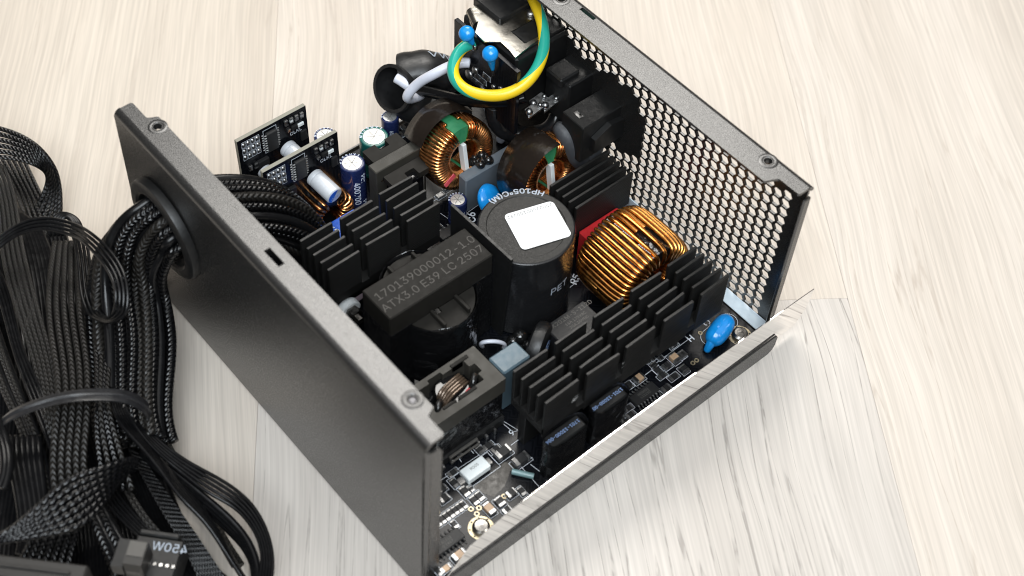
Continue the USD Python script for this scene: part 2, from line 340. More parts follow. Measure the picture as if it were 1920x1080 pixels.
# wall with the cable hole (x = 0)
def flange(pl, x0, sgn, holes, t=1.0):
    return prism(pl.difference(unary_union(holes)), t, H-t)
def rounded(p, r): return p.buffer(-r).buffer(2*r).buffer(-r)
gy, gz, gr = 125.6, 49.0, 17.2
face = sbox(0, 1.5, W, H-2.0).difference(Point(gy, gz).buffer(13.2, 48))
m = prism(face, 1.0); v, f = place(m, (0, 0, 0), (0, 1, 0), (0, 0, 1), (1, 0, 0))
bend = []
def bend_profile(r=2.2, t=1.0, n=8):
    a = np.linspace(np.pi, np.pi/2, n)
    o = [(r+r*np.cos(x), H-r+r*np.sin(x)) for x in a]; i = [(r+(r-t)*np.cos(x), H-r+(r-t)*np.sin(x)) for x in a[::-1]]
    return Polygon(o+i)
bp = prism(bend_profile(), W-.4); bv, bf = place(bp, (0, .2, 0), (1, 0, 0), (0, 0, 1), (0, 1, 0))
flA = rounded(Polygon([(2.2, .4), (6.4, .4), (6.4, 7.2), (9.2, 8.6), (9.2, 138.6), (6.2, 140.2), (6.2, W-.4), (2.2, W-.4)]), .9)
flA = unary_union([flA, sbox(2.2, .4, 4.4, W-.4)])
hol = [Point(6.5, 13.6).buffer(1.35), Point(6.8, 135.2).buffer(1.35), sbox(4.5, 70.1, 6.5, 77.3)]
fl = prism(flA.difference(unary_union(hol)), 1.0, H-1.0)
wa = obj('cable_wall', [leanA((v, f)), leanA((bv, bf)), leanA(fl)], 'powder_black', psu, smooth=35, label='black steel wall with the round cable hole')
for (hx, hy) in ((6.5, 13.6), (6.8, 135.2)):
    ring = lathe([(1.25, H-2.2), (1.3, H-.2), (1.9, H+.22), (2.9, H+.06), (3.0, H-.1)], (hx, hy, 0), 28)
    obj('dimple', leanA(ring), 'powder_black', wa, smooth=True)
obj('screw_tip', leanA(cyl((6.5, 13.6), 1.15, H-3.2, H-.3)), 'screw_dark', wa, smooth=30)
# upright edge strip of that wall
P = rounded(Polygon([(0, 1.2), (5.6, 1.2), (5.6, H-6.5), (4.6, H-4.6), (0, H-4.6)]), .5)
m = prism(P, .9); v, f = place(m, (0, .2, 0), (1, 0, 0), (0, 0, 1), (0, -1, 0)); v[:, 1] += .9
rb = tb([(1.2, .9, 1.5), (1.2, .9, H-3)], 1.15, 12)
obj('edge_strip', [leanA((v, f)), leanA(rb)], 'powder_black', wa, smooth=35)
# grommet in the hole
prof = [(12.4, 2.0), (12.6, -2.6), (13.4, -3.2), (15.8, -3.2), (17.0, -2.6), (17.3, -1.2), (17.1, -.05), (13.2, 0), (13.1, 2.0), (12.4, 2.0)]
a, b = lathe(prof, (0, 0, 0), 72, axis='x')
a = np.array(a); a[:, 0] *= 1; gv = a+[1.2, gy, gz]
obj('grommet', (gv, b), 'plastic_black', psu, smooth=35, label='black plastic grommet ring round the cable hole')

# honeycomb wall (x = D)
pit, row, hr = 3.59, 3.9, 1.88
holes = []
solid = Polygon([(137, 57.5), (101, 58), (94, 56.6), (86, 57), (80, 59.5), (74, 58.5), (68.6, 53), (68.6, 36), (73, 32), (80, 32), (89, 19), (91, 0), (137, 0)])
hexp = np.array([(hr*math.cos(k*math.pi/3), hr*.98*math.sin(k*math.pi/3)) for k in range(6)])
for i in range(40):
    for j in range(20):
        y, z = 7.6+i*pit, 6.4+j*row+(row/2 if i % 2 else 0)
        if y > 145 or z > 73.4 or (y < 12 and z > 70.5): continue
        if solid.buffer(1.2).contains(Point(y, z)): continue
        holes.append(Polygon(hexp+[y, z]))
face = sbox(1.2, 1.0, W-.5, H-2.2).difference(unary_union(holes))
m = prism(face, .8); v, f = place(m, (D-.8, 0, 0), (0, 1, 0), (0, 0, 1), (1, 0, 0))
bv2, bf2 = place(bp, (D, .2, 0), (-1, 0, 0), (0, 0, 1), (0, 1, 0))
bx0 = lambda x: D-x
flB = rounded(Polygon([(bx0(2.2), .4), (bx0(6.6), .4), (bx0(6.6), 8.4), (bx0(10.8), 10.4), (bx0(10.8), 139), (bx0(6.5), 141), (bx0(6.5), W-.4), (bx0(2.2), W-.4)]), .9)
flB = unary_union([flB, sbox(bx0(4.4), .4, bx0(2.2), W-.4)])
hol = [Point(141.6, 15.1).buffer(1.35), Point(140.6, 105.5).buffer(1.3), Point(141.2, 136).buffer(1.35), sbox(142.0, 91.8, 144.2, 98.4)]
fl = prism(flB.difference(unary_union(hol)), 1.0, H-1.0)
wb = obj('honeycomb_wall', [leanB((v, f)), leanB((bv2, bf2)), leanB(fl)], 'powder_black', psu, smooth=35, label='black honeycomb vent wall at the back end of the case')
for (hx, hy) in ((141.6, 15.1), (140.6, 105.5)):
    ring = lathe([(1.2, H-2.2), (1.3, H-.2), (1.9, H+.25), (3.0, H+.07), (3.1, H-.1)], (hx, hy, 0), 28)
    obj('dimple', leanB(ring), 'powder_black', wb, smooth=True)
rb = bx(D-3.4, D-.1, -.1, 1.0, 1.5, H-5.0, .5)
obj('edge_strip', leanB(rb), 'powder_black', wb, smooth=40)
obj('rivet', leanB(lathe([(0, 3.0), (1.5, 2.6), (2.6, 1.2), (3.2, 0)], (D-.9, 3.9, 6.6), 24, axis='x')), 'powder_black', wb, smooth=True)

# white insulating sheet below the honeycomb wall
v = np.array([(139.8, .5, 9.3), (144.4, .5, 9.7), (144.4, 66, 9.7), (139.8, 66, 9.3)])
sh = hull(np.vstack([v, v+[0, 0, .35]]))
obj('insulating_sheet', sh, 'insulator_white', psu, label='pale blue-white insulating strip at the foot of the honeycomb wall')
obj('insulating_sheet', hull(np.vstack([np.array([(138.4, 57, 9.5), (138.4, 66, 9.5), (138.4, 64.5, 21), (138.4, 58.5, 21)])+[d, 0, 0] for d in (0, .4)])), 'insulator_white', psu)

# clear sheet standing along the near edge, leaning outwards
ta = math.tan(math.radians(9.0))
def fpt(px, py):
    d = FW+RT*(px-960)/FPX-UP*(py-540)/FPX
    s = -(CAM[1]+3.05+ta*(CAM[2]-8.2))/(d[1]+ta*d[2]); return CAM+s*d
top = [fpt(*q) for q in ((839, 1080), (883, 1021), (912, 994), (943, 967), (1000, 923), (1125, 829), (1250, 737), (1390, 637), (1500, 559), (1526, 541))]
pl = [(q[0], q[2]) for q in top]
pl = [(2.0, 3.0)]+pl+[(pl[-1][0]+3.2, 14.), (pl[-1][0]+2.4, 3.0)]
m = prism(Polygon(pl), .25)
v, f = tri(m); v = np.array(v); v = np.stack([v[:, 0], -3.05-ta*(v[:, 1]-8.2)-v[:, 2], v[:, 1]], 1)
obj('clear_sheet', (v, f[:, ::-1]), 'clear_film', psu, label='clear plastic sheet leaning out along the near edge, mirroring the table')

# ------------------------------------------------------------------ circuit board and its small parts
pcb = obj('circuit_board', bx(4, 139.6, -2.2, 147.5, PT-1.6, PT, .1), 'pcb', psu, label='black printed circuit board at the bottom of the case')
for q in ((15, 20), (125, 20), (20, 130), (125, 130)):
    obj('standoff', cyl(q, 2.5, 1.2, PT-1.6), 'screw_steel', psu, smooth=30)
sk = []          # silkscreen lines on the board
def line(p, q, w=.15, z=PT+.05):
    p, q = np.array(p[:2], float), np.array(q[:2], float); d = (q-p)/np.linalg.norm(q-p); n = np.array([-d[1], d[0]])*w/2; e = d*w/2
    P = [np.r_[a, z] for a in (p-e-n, q+e-n, q+e+n, p-e+n)]
    sk.append((np.array(P), np.array([[0, 1, 2], [0, 2, 3]])))
def lpx(a, b, w=.15): line(at(*a, PT), at(*b, PT), w)
def rect_lines(cx, cy, hx, hy, w=.14):
    P = [(cx-hx, cy-hy), (cx+hx, cy-hy), (cx+hx, cy+hy), (cx-hx, cy+hy)]
    for i in range(4): line(P[i], P[(i+1) % 4], w)
def smd(cx, cy, lx, ly, h, body, kind='resistor', z=PT, ends='x', sil=True, **kw):
    """small two-ended part: body and two soldered end caps"""
    b = obj(kind, bx(cx-lx/2*(.62 if ends == 'x' else 1), cx+lx/2*(.62 if ends == 'x' else 1), cy-ly/2*(.62 if ends == 'y' else 1), cy+ly/2*(.62 if ends == 'y' else 1), z, z+h, .08), body, pcb, **kw)
    for s in (-1, 1):
        if ends == 'x': e = bx(cx+s*lx/2*.62, cx+s*lx/2*1.0, cy-ly/2*1.02, cy+ly/2*1.02, z, z+h*1.06, .15)
        else: e = bx(cx-lx/2*1.02, cx+lx/2*1.02, cy+s*ly/2*.62, cy+s*ly/2*1.0, z, z+h*1.06, .15)
        obj('end_cap', e, 'solder', pcb)
    if sil: rect_lines(cx, cy, lx/2*(1.3 if ends == 'x' else 1.25), ly/2*(1.3 if ends == 'y' else 1.25), .12)
def chip(cx, cy, lx, ly, h, n, text=None, pin=.55, z=PT):
    b = obj('chip', bx(cx-lx/2, cx+lx/2, cy-ly/2, cy+ly/2, z+.2, z+h, .2), 'chip_black', pcb)
    for s in (-1, 1):
        for k in range(n):
            x = cx-lx/2+lx*(k+.5)/n
            m = tb([(x, cy+s*(ly/2-.1), z+h*.55), (x, cy+s*(ly/2+.45), z+h*.55), (x, cy+s*(ly/2+.75), z+.22), (x, cy+s*(ly/2+1.5), z+.2)], .27, 5)
            obj('pin', m, 'solder', pcb)
    if text:
        for i, t in enumerate(text): obj('printed_text', lettering(t, (cx, cy+(len(text)-1)*.6-i*1.2, z+h+.01), (1, 0, 0), (0, 1, 0), .8, .02), 'print_grey', pcb)
def via(px, py, r=1.0, h=.2):
    p = at(px, py, PT); obj('via', lathe([(r*.45, PT+.02), (r*.5, PT+h), (r*.95, PT+h), (r, PT+.02)], (p[0], p[1], 0), 18), 'gold_pad', pcb, smooth=30)
def screw(px, py, label=None):
    c = at(px, py, PT); c = c[:2]
    ring = lathe([(2.0, PT+.03), (2.0, PT+.08), (3.9, PT+.08), (3.95, PT+.02)], (*c, 0), 40)
    obj('pad_ring', ring, 'gold_pad', pcb)
    for k in range(8):
        a = k*math.pi/4+.3; obj('pad_hole', cyl((c[0]+3.35*math.cos(a), c[1]+3.35*math.sin(a)), .3, PT+.05, PT+.11, 10, .02), 'print_black', pcb)
    head = lathe([(2.5, PT+.1), (2.75, PT+.5), (2.6, PT+1.2), (1.9, PT+1.75), (0, PT+1.95)], (*c, 0), 32)
    hd = Manifold(__import__('manifold3d').Mesh(np.asarray(lathe([(0, PT+.1), (2.5, PT+.1), (2.75, PT+.5), (2.6, PT+1.2), (1.9, PT+1.75), (0, PT+1.95)], (*c, 0), 32)[0], np.float32), np.asarray(lathe([(0, PT+.1), (2.5, PT+.1), (2.75, PT+.5), (2.6, PT+1.2), (1.9, PT+1.75), (0, PT+1.95)], (*c, 0), 32)[1], np.uint32)))
    cut = bx(-1.5, 1.5, -.28, .28, 0, 3, .05)+bx(-.28, .28, -1.5, 1.5, 0, 3, .05)
    hd = hd-cut.rotate([0, 0, 25]).translate([c[0], c[1], PT+1.0])
    obj('board_screw', hd if not hd.is_empty() else head, 'screw_steel', pcb, smooth=30)
screw(902, 990); screw(1387, 629)

# near edge, by the cable wall
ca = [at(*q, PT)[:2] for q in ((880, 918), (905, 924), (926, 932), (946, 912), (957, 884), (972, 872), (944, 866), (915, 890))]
obj('painted_reflection', prism(Polygon(ca), .03, PT+.01), 'painted_reflection', pcb)  # thin brown patch painting a reflection on the solder mask, no copper here
c = at(891, 878, PT+2.6); cx, cy = c[0], c[1]
obj('shunt', bx(cx-4.3, cx+4.3, cy-2.3, cy+2.3, PT+.4, PT+2.9, .25), 'ceramic_white', pcb, label='white ceramic block with silver ends on the board')
for s in (-1, 1): obj('end_cap', bx(cx+s*4.2, cx+s*6.2, cy-1.2, cy+1.2, PT, PT+1.5, .3), 'solder', pcb)
obj('printed_text', lettering('R005', (cx, cy+.5, PT+2.92), (1, 0, 0), (0, 1, 0), .9, .02), 'print_grey', pcb)
rect_lines(cx, cy, 7.4, 3.2)
for (px, py, lx, ly, h, mat, e) in ((943, 849, 5.0, 3.0, 2.2, 'chip_black', 'x'), (977, 862, 5.2, 3.0, 2.2, 'chip_black', 'x'), (915, 836, 3.4, 1.9, .8, 'chip_black', 'x'), (900, 843, 2.2, 2.6, .7, 'chip_black', 'y'), (930, 842, 3.0, 1.9, .6, 'chip_black', 'x'),
        (849, 886, 3.2, 1.8, .6, 'chip_black', 'x'), (851, 905, 2.0, 3.2, .6, 'chip_black', 'y'), (871, 921, 2.2, 3.6, .7, 'chip_black', 'y'), (889, 938, 2.0, 3.2, .7, 'chip_black', 'y'), (899, 930, 2.0, 3.2, .6, 'chip_black', 'y'),
        (874, 908, 1.8, 2.6, .6, 'chip_black', 'y'), (884, 917, 1.5, 1.8, .6, 'chip_black', 'y'), (917, 954, 2.4, 4.0, 1.6, 'tan_ceramic', 'y'), (861, 1041, 4.0, 2.4, 1.6, 'tan_ceramic', 'x'), (833, 934, 3.0, 2.4, 1.4, 'chip_black', 'x'),
        (829, 916, 2.6, 2.0, 1.2, 'chip_black', 'x'), (959, 925, 3.0, 2.4, 1.3, 'chip_black', 'x'), (978, 921, 1.8, 3.0, .7, 'chip_black', 'y'), (937, 941, 2.6, 3.0, 1.2, 'chip_black', 'y'), (951, 957, 2.6, 2.0, 1.2, 'chip_black', 'x'), (852, 983, 1.6, 2.8, .5, 'chip_black', 'y'),
        (836, 1066, 3.2, 1.8, .8, 'tan_ceramic', 'x'), (822, 1071, 1.6, 3.0, .6, 'chip_black', 'y')):
    p = at(px, py, PT+h/2); smd(p[0], p[1], lx, ly, h, mat, 'capacitor_chip' if mat == 'tan_ceramic' else 'resistor', ends=e)
p0, p1 = at(869, 947, PT), at(821, 980, PT)
for k in range(7):
    q = p0+(p1-p0)*k/6; smd(q[0], q[1], 1.5, 2.9, .5, 'chip_black', ends='y')
p = at(843, 1013, PT+1.2); chip(p[0]-1.2, p[1], 11, 4.0, 1.5, 8, ('FA5313', 'G 2417'))
for q in ((883, 955), (898, 953), (894, 964), (945, 931)): via(*q, .9)
via(822, 961, .7)
a, b = at(960, 884, PT+1), at(1001, 893, PT+1)
obj('glass_diode', tb([a, b], .95, 12), 'teal_rod', pcb, smooth=40, label='thin grey-green glass rod lying on the board')
for a, b in (((820, 905), (930, 832)), ((858, 855), (865, 866)), ((880, 841), (888, 850)), ((930, 832), (937, 838)), ((985, 815), (958, 835)), ((944, 790), (985, 815)), ((1010, 912), (975, 873)), ((975, 873), (998, 858)), ((995, 871), (1012, 884)), ((945, 796), (962, 810)), ((962, 810), (978, 806))): lpx(a, b)
obj('printed_text', lettering('6', at(960, 811, PT), (-1, 0, 0), (0, -1, 0), 2.0, .05), 'silk', pcb)

# near edge, towards the honeycomb wall
p = at(1208, 738, PT+1.2); chip(p[0], p[1], 10, 4.0, 1.5, 8, ('HC0051', 'L11Z1C'))
for (px, py, lx, ly, h, mat, e) in ((1176, 724, 3.4, 2.4, .6, 'chip_black', 'x'), (1198, 709, 3.6, 2.4, 1.6, 'tan_ceramic', 'x'), (1226, 684, 2.2, 1.6, .7, 'chip_black', 'y'), (1233, 694, 1.8, 2.8, .7, 'chip_black', 'y'), (1250, 686, 2.8, 2.2, 1.2, 'chip_black', 'x'),
        (1264, 671, 2.6, 3.6, 1.6, 'tan_ceramic', 'y'), (1279, 664, 2.2, 2.4, 1.5, 'solder', 'y'), (1242, 704, 3.0, 1.7, .6, 'chip_black', 'x'), (1263, 706, 3.2, 2.0, .6, 'chip_black', 'x'), (1282, 692, 2.4, 2.8, 1.3, 'chip_black', 'y'), (1249, 728, 3.0, 2.2, 1.0, 'chip_black', 'x'),
        (1178, 765, 3.0, 1.8, .6, 'chip_black', 'x'), (1182, 777, 3.0, 1.8, .6, 'chip_black', 'x'), (1175, 790, 2.4, 1.8, .6, 'chip_black', 'x'), (1216, 676, 2.0, 1.4, .6, 'chip_black', 'x'), (1239, 671, 1.8, 1.4, .6, 'chip_black', 'x'), (1262, 645, 3., 2., 1.2, 'chip_black', 'x'), (1225, 672, 1.4, 1.2, .6, 'chip_black', 'x')):
    p = at(px, py, PT+h/2); smd(p[0], p[1], lx, ly, h, mat, 'capacitor_chip' if mat == 'tan_ceramic' else 'resistor', ends=e)
for q in ((1299, 681), (1306, 676)): via(*q, .85)
via(1313, 625, .8); via(1184, 697, .7)
for a, b in (((1230, 681), (1290, 637)), ((1290, 637), (1284, 630)), ((1172, 731), (1222, 694)), ((1222, 694), (1232, 703)), ((1170, 757), (1180, 765)), ((1166, 770), (1176, 778))): lpx(a, b)
obj('printed_text', lettering('H', at(1295, 634, PT), (-1, 0, 0), (0, -1, 0), 2.2, .05, True), 'silk', pcb)
obj('printed_text', lettering('CY', at(1328, 609, PT), (-.2, -1, 0), (1, -.2, 0), 2.2, .05, True), 'silk', pcb)
obj('printed_text', lettering('R5', at(1078, 524, PT), (.85, .4, 0), (-.4, .85, 0), 2.6, .05, True), 'silk', pcb)
obj('printed_text', lettering('C6', at(884, 408, PT), (.6, .8, 0), (-.8, .6, 0), 2.6, .05, True), 'silk', pcb)
lpx((1066, 541), (1080, 530)); lpx((808, 380), (856, 352)); lpx((826, 400), (840, 410)); lpx((872, 402), (900, 382))
# stadium outline round the blue capacitor
a, b = at(1332, 633, PT), at(1365, 603, PT); d = (b-a)[:2]/np.linalg.norm((b-a)[:2]); n_ = np.array([-d[1], d[0]])
pp = [np.r_[a[:2]+3.2*(-d*math.cos(t)+n_*math.sin(t)), 0] for t in np.linspace(math.pi/2, -math.pi/2, 14)]+[np.r_[b[:2]+3.2*(d*math.cos(t)+n_*math.sin(t)), 0] for t in np.linspace(-math.pi/2, math.pi/2, 14)]
for i in range(len(pp)): line(pp[i], pp[(i+1) % len(pp)], .22)
# far edge
for (px, py, lx, ly, h, mat, e) in ((762, 236, 3., 2., 1.2, 'chip_black', 'x'), (776, 226, 2., 3., .8, 'chip_black', 'y'), (784, 240, 3., 1.8, .8, 'chip_black', 'x'), (772, 247, 2.6, 1.8, .8, 'solder', 'x'), (788, 228, 2.6, 1.6, .7, 'chip_black', 'x'), (757, 249, 3., 2., 1., 'chip_black', 'x'), (797, 236, 1.6, 2.6, .8, 'chip_black', 'y'),
        (826, 366, 3., 2., .9, 'solder', 'x'), (838, 352, 2.4, 1.6, .8, 'chip_black', 'x'), (829, 432, 2.6, 1.6, .8, 'chip_black', 'x'), (822, 425, 2.4, 1.6, .8, 'chip_black', 'x'), (684, 395, 3.0, 2., .8, 'chip_black', 'x'), (690, 300, 2.6, 1.6, .8, 'solder', 'x')):
    p = at(px, py, PT+h/2); smd(p[0], p[1], lx, ly, h, mat, ends=e)
p = at(832, 428, PT+1.4); chip(p[0], p[1]-2, 7, 4, 1.5, 4)

# ------------------------------------------------------------------ heat sinks
def heat_sink(x_groups, y0, y1, ztop, nf, zbase, leg, label, ft=1.0, front_down=None, scr=()):
    x0, x1 = x_groups[0][0], x_groups[-1][1]
    ms = [bx(x0, x1, y0, y1, zbase-3.2, zbase, .15), bx(x0+.2, x1-.2, leg[0], leg[1], PT+.1, zbase-3.0, .15)]
    hs = obj('heat_sink', ms, 'heatsink_black', psu, label=label)
    for (a, b) in x_groups:
        for k in range(nf):
            y = y0+ft/2+(y1-y0-ft)*k/(nf-1)
            zb = zbase-.3 if not (k == 0 and front_down) else front_down
            m = bx(a, b, y-ft/2, y+ft/2, zb, ztop-.02+rng.uniform(-.12, .12), .14); j0, j1 = rng.gauss(0, .16), rng.gauss(0, .12)
            def bend(m_):
                v, f = tri(m_); v = np.array(v); w_ = ((v[:, 2]-zb)/(ztop-zb))**2; v[:, 1] += w_*(j0+j1*(v[:, 0]-(a+b)/2)/(b-a)*2); return v, f
            m = bend(m)
            fm = obj('fin', m, 'heatsink_black', hs)
            # fine ribs along both faces
            rb = [bx(a+.1, b-.1, y-ft/2-.09, y-ft/2+.02, z, z+.35, .05) for z in np.arange(zb+1.0, ztop-.8, .85)]
            obj('ribs', [bend(q_) for q_ in rb], 'heatsink_black', fm)
    return hs
z3 = 42.0
g3 = [(at(*a, z3)[0], at(*b, z3)[0]) for a, b in (((961, 695), (1025, 653)), ((1039, 643), (1100, 604)), ((1111, 593), (1168, 557)), ((1182, 545), (1239, 510)), ((1249, 496), (1304, 461)))]
h3 = heat_sink(g3, 8.3, 23.2, z3, 5, 28.0, (16.5, 19.5), 'black finned heat sink nearest the clear sheet, five blocks of fins', front_down=23.5)
g1 = [(at(*a, 45.)[0], at(*b, 45.)[0]) for a, b in (((561, 451), (624, 419)), ((636, 409), (698, 375)), ((711, 365), (772, 331)))]
h1 = heat_sink(g1, 84.6, 99.6, 45., 5, 29.5, (91, 94), 'black finned heat sink behind the cable wall, three blocks of fins')
h2 = heat_sink([(111.2, 136.6)], 61.2, 74.5, 36.5, 5, 24.5, (69, 72), 'black finned heat sink beside the honeycomb wall, one block of fins', front_down=21.0)
# scuffs and paste on the near heat sink
for (px, py, n, s) in ((1128, 700, 46, 1.), (1172, 672, 9, .4), (1080, 744, 10, .35)):
    c = at(px, py, 35); ms = []
    for k in range(n):
        l = rng.uniform(1.2, 6.5)*s; x = c[0]+rng.uniform(-5.2, 5.2-l if s == 1. else 2)*(1 if s == 1. else s); z = 34+rng.uniform(-3.4, 3.4)*s+(x-c[0])*.22; w = rng.uniform(.05, .16)
        ms.append((np.array([(x, 8.19, z), (x+l, 8.19, z+l*.10), (x+l, 8.19, z+l*.10+w*.4), (x, 8.19, z+w)]), np.array([[0, 1, 2], [0, 2, 3]])))
    obj('paste_smear', ms, 'label_white', h3, label='white smear of thermal paste on a fin')
# fins of transistors clamped behind the leg
for x in (56, 70, 88, 104, 118): obj('transistor', bx(x, x+9, 19.6, 22.5, 12, 24.5, .3), 'chip_black', psu)
obj('shrunk_pad', hull([at(640, 575, 22), at(680, 549, 22), at(684, 556, 19), at(650, 582, 17)]+[at(640, 575, 21.6), at(680, 549, 21.6), at(684, 556, 18.6), at(650, 582, 16.6)]), 'pink_pad', psu, label='pale pink insulating pad below the heat sink behind the cable wall')
# bolt with white bushing under it
b0 = at(664, 590, 20)
obj('bolt', [lathe([(0, 0), (2.6, 0), (2.8, .4), (2.8, 2.2), (2.3, 2.8), (1.5, 2.9), (1.4, 4.6), (0, 4.8)], (0, 0, 0), 6, 'y')[0]*[1, -1, 1]+b0-[0, -3, 0]], 'screw_steel', psu) if False else None
bm = lathe([(0, 0), (2.7, 0), (2.9, .4), (2.9, 2.2), (2.4, 2.7), (1.5, 2.8), (1.4, 5.0), (0, 5.2)], (0, 0, 0), 6)
obj('bolt', place(bm, b0+[0, 1.5, 0], (1, 0, 0), (0, 0, 1), (0, -1, 0)), 'screw_steel', psu, smooth=25, label='steel bolt with a hexagonal nut in a white bushing')
wm = lathe([(0, -3), (3.6, -3), (3.9, -2.5), (3.9, -.3), (3.4, 0), (0, 0)], (0, 0, 0), 30)
obj('bushing', place(wm, b0+[0, 1.5, 0], (1, 0, 0), (0, 0, 1), (0, -1, 0)), 'white_plastic', psu, smooth=30)

# ------------------------------------------------------------------ main transformer
mx0, mx1, my0, my1, mz = 32.6, 71.9, 56.5, 70.2, 48.0
mt = obj('transformer', bx(mx0, mx1, my0, my1, mz-9.5, mz, .35), 'plastic_core', psu, label='large black transformer with its number stamped along the top bar')
for xa in (mx0-.15, mx1-8.5): obj('core_leg', bx(xa, xa+8.65, my0-.15, my1+.15, PT, mz-8.2, .4), 'tape_black', mt, smooth=30)
tc = ((mx0+mx1)/2, (my0+my1)/2)
ell = lambda rx, ry, n=56: np.array([(tc[0]+rx*math.cos(a), tc[1]+ry*math.sin(a)) for a in np.arange(n)*2*np.pi/n])
def loft(rings):
    n = len(rings[0]); v = np.vstack(rings); f = []
    for i in range(len(rings)-1):
        j = np.arange(n); k = (j+1) % n
        f += [np.stack([i*n+j, i*n+k, (i+1)*n+k], 1), np.stack([i*n+j, (i+1)*n+k, (i+1)*n+j], 1)]
    return v, np.vstack(f)
def barrel(rx, ry, zs, wob=.7):
    R = []; r2 = random.Random(3)
    for z, s in zs:
        e = ell(rx*s, ry*s); w = np.array([r2.uniform(-wob, wob) for _ in e]); w = (w+np.roll(w, 1)+np.roll(w, -1))/3
        c = e-np.array(tc); e = np.array(tc)+c*(1+w[:, None]/15)
        R.append(np.c_[e, np.full(len(e), z)])
    return loft(R)
obj('winding_tape', barrel(14.2, 16.6, ((PT+2, .97), (PT+10, 1.0), (25, 1.01), (33, 1.0), (37.4, .985), (39.2, .995), (39.6, .985), (39.3, .965), (36, .95))), 'tape_black', mt, smooth=50, label='glossy black tape wrapped round the winding')
fl_ = Polygon(ell(13.3, 15.6)).difference(sbox(mx0, mx1, my0-.1, my1+.1))
fl_ = fl_.difference(unary_union([sbox(tc[0]-4.2, tc[0]+4.2, tc[1]+s*10.5-2.0, tc[1]+s*10.5+2.0) for s in (-1, 1)]))
obj('bobbin_flange', prism(fl_, 1.2, 37.4), 'plastic_core', mt)
for s in (-1, 1):
    for dx in (-4.6, 4.6): obj('bobbin_rib', bx(tc[0]+dx-.5, tc[0]+dx+.5, tc[1]+s*7.2 if s > 0 else tc[1]-14.2, tc[1]+14.2 if s > 0 else tc[1]-7.2, 38.2, 40.6, .15), 'plastic_core', mt)
    obj('bobbin_well', bx(tc[0]-4.3, tc[0]+4.3, tc[1]+s*10.5-2.2, tc[1]+s*10.5+2.2, 33, 34, .1), 'glue_black', mt)
obj('printed_text', lettering('170139000012-1.0', (tc[0]+.3, tc[1]+2.0, mz+.01), (1, 0, 0), (0, 1, 0), 2.75, .03), 'stamp', mt)
obj('printed_text', lettering('ATX3.0 E39 LC 2507', (tc[0]-.2, tc[1]-2.6, mz+.01), (1, 0, 0), (0, 1, 0), 2.75, .03), 'stamp', mt)
# black plastic divider between transformer and capacitor
obj('divider', hull([(73.0+a, y, z) for a in (0, .9) for y, z in ((49.6, 51.0), (78.5, 50.2), (78.5, PT), (52.5, PT))]), 'plastic_black', psu, label='thin black plastic divider between transformer and big capacitor')

# ------------------------------------------------------------------ big capacitor
cc = (88.3, 60.0); cr, cz = 15.6, 46.0
bc = obj('bulk_capacitor', lathe([(0, PT+.2), (cr-.8, PT+.2), (cr, PT+1.2), (cr, cz-1.4), (cr-.3, cz-.4), (cr-.9, cz), (cr-3.0, cz+.05), (cr-3.3, cz-.35), (0, cz-.35)], (*cc, 0), 80), 'sleeve_black', psu, smooth=35, label='big black capacitor with a square white sticker on top')
obj('top_disc', lathe([(cr-.75, cz-.05), (cr-.9, cz+.05), (cr-3.0, cz+.1), (cr-3.3, cz-.2), (0, cz-.2)], (*cc, 0), 80), 'cap_top', bc, smooth=35)
# sticker, with its number along the top edge (placed square to its own edges)
sc = at(1003, 421, cz); s1, s2, s3 = at(949, 401, cz), at(1041, 374, cz), at(968, 471, cz)
sx = (s2-s1); sw = np.linalg.norm(sx); sx /= sw; sy = (s1-s3); sh_ = np.linalg.norm(sy); sy = sy-sx*(sy@sx); sy /= np.linalg.norm(sy)
st = rounded(sbox(-sw/2, -sh_/2, sw/2, sh_/2), 1.6)
so = (at(949, 401, cz)+at(1068, 445, cz))/2; so[2] = cz+.12
stk = obj('sticker', place(prism(st, .08), so, sx, sy, (0, 0, 1)), 'label_white', bc, label='white sticker with rounded corners and a printed number')
obj('printed_text', lettering('25022600100292', so+sy*(sh_/2-1.5)+[0, 0, .09], -sx, -sy, 1.25, .02), 'print_black', stk)
# PET on the sleeve, and the rating round the far rim
def on_cyl(text, ang, z, h, mat, parent, r, c, up=1, bold=False, step=None, label=None):
    """letters bent round an upright cylinder"""
    m = meshkit.text_mesh(text, 1.0, .01, bold); v = np.array(m.vertices); v[:, 0] -= m.bounds[1][0]/2; v[:, 1] -= .5; v[:, :2] *= h
    if up < 0: v[:, :2] *= -1
    f = np.array(m.faces)
    tm = trimesh.Trimesh(v, f, process=False)
    a = math.radians(ang)+v[:, 0]/r; rr = r+.03+v[:, 2]*2
    obj('printed_text', (np.stack([c[0]+rr*np.cos(a), c[1]+rr*np.sin(a), z+v[:, 1]], 1), f), mat, parent)
on_cyl('PET', -85, 29.5, 3.0, 'print_soft', bc, cr, cc)
def on_rim(text, ang, r, h, z, c, mat, parent, bold=True):
    m = meshkit.text_mesh(text, 1.0, .01, bold); v = np.array(m.vertices); v[:, 0] -= m.bounds[1][0]/2; v[:, :2] *= h
    a = math.radians(ang)-v[:, 0]/r; rr = r+v[:, 1]
    obj('printed_text', (np.stack([c[0]+rr*np.cos(a), c[1]+rr*np.sin(a), z+v[:, 2]*2], 1), np.array(m.faces)), mat, parent)
m = meshkit.text_mesh('HP105\u00b0C(M)', 1.0, .01, True); v = np.array(m.vertices); v[:, 0] -= m.bounds[1][0]/2; v[:, :2] *= 2.4
a = math.radians(63)+v[:, 0]/cr; rr = cr-.15-v[:, 1]*.85
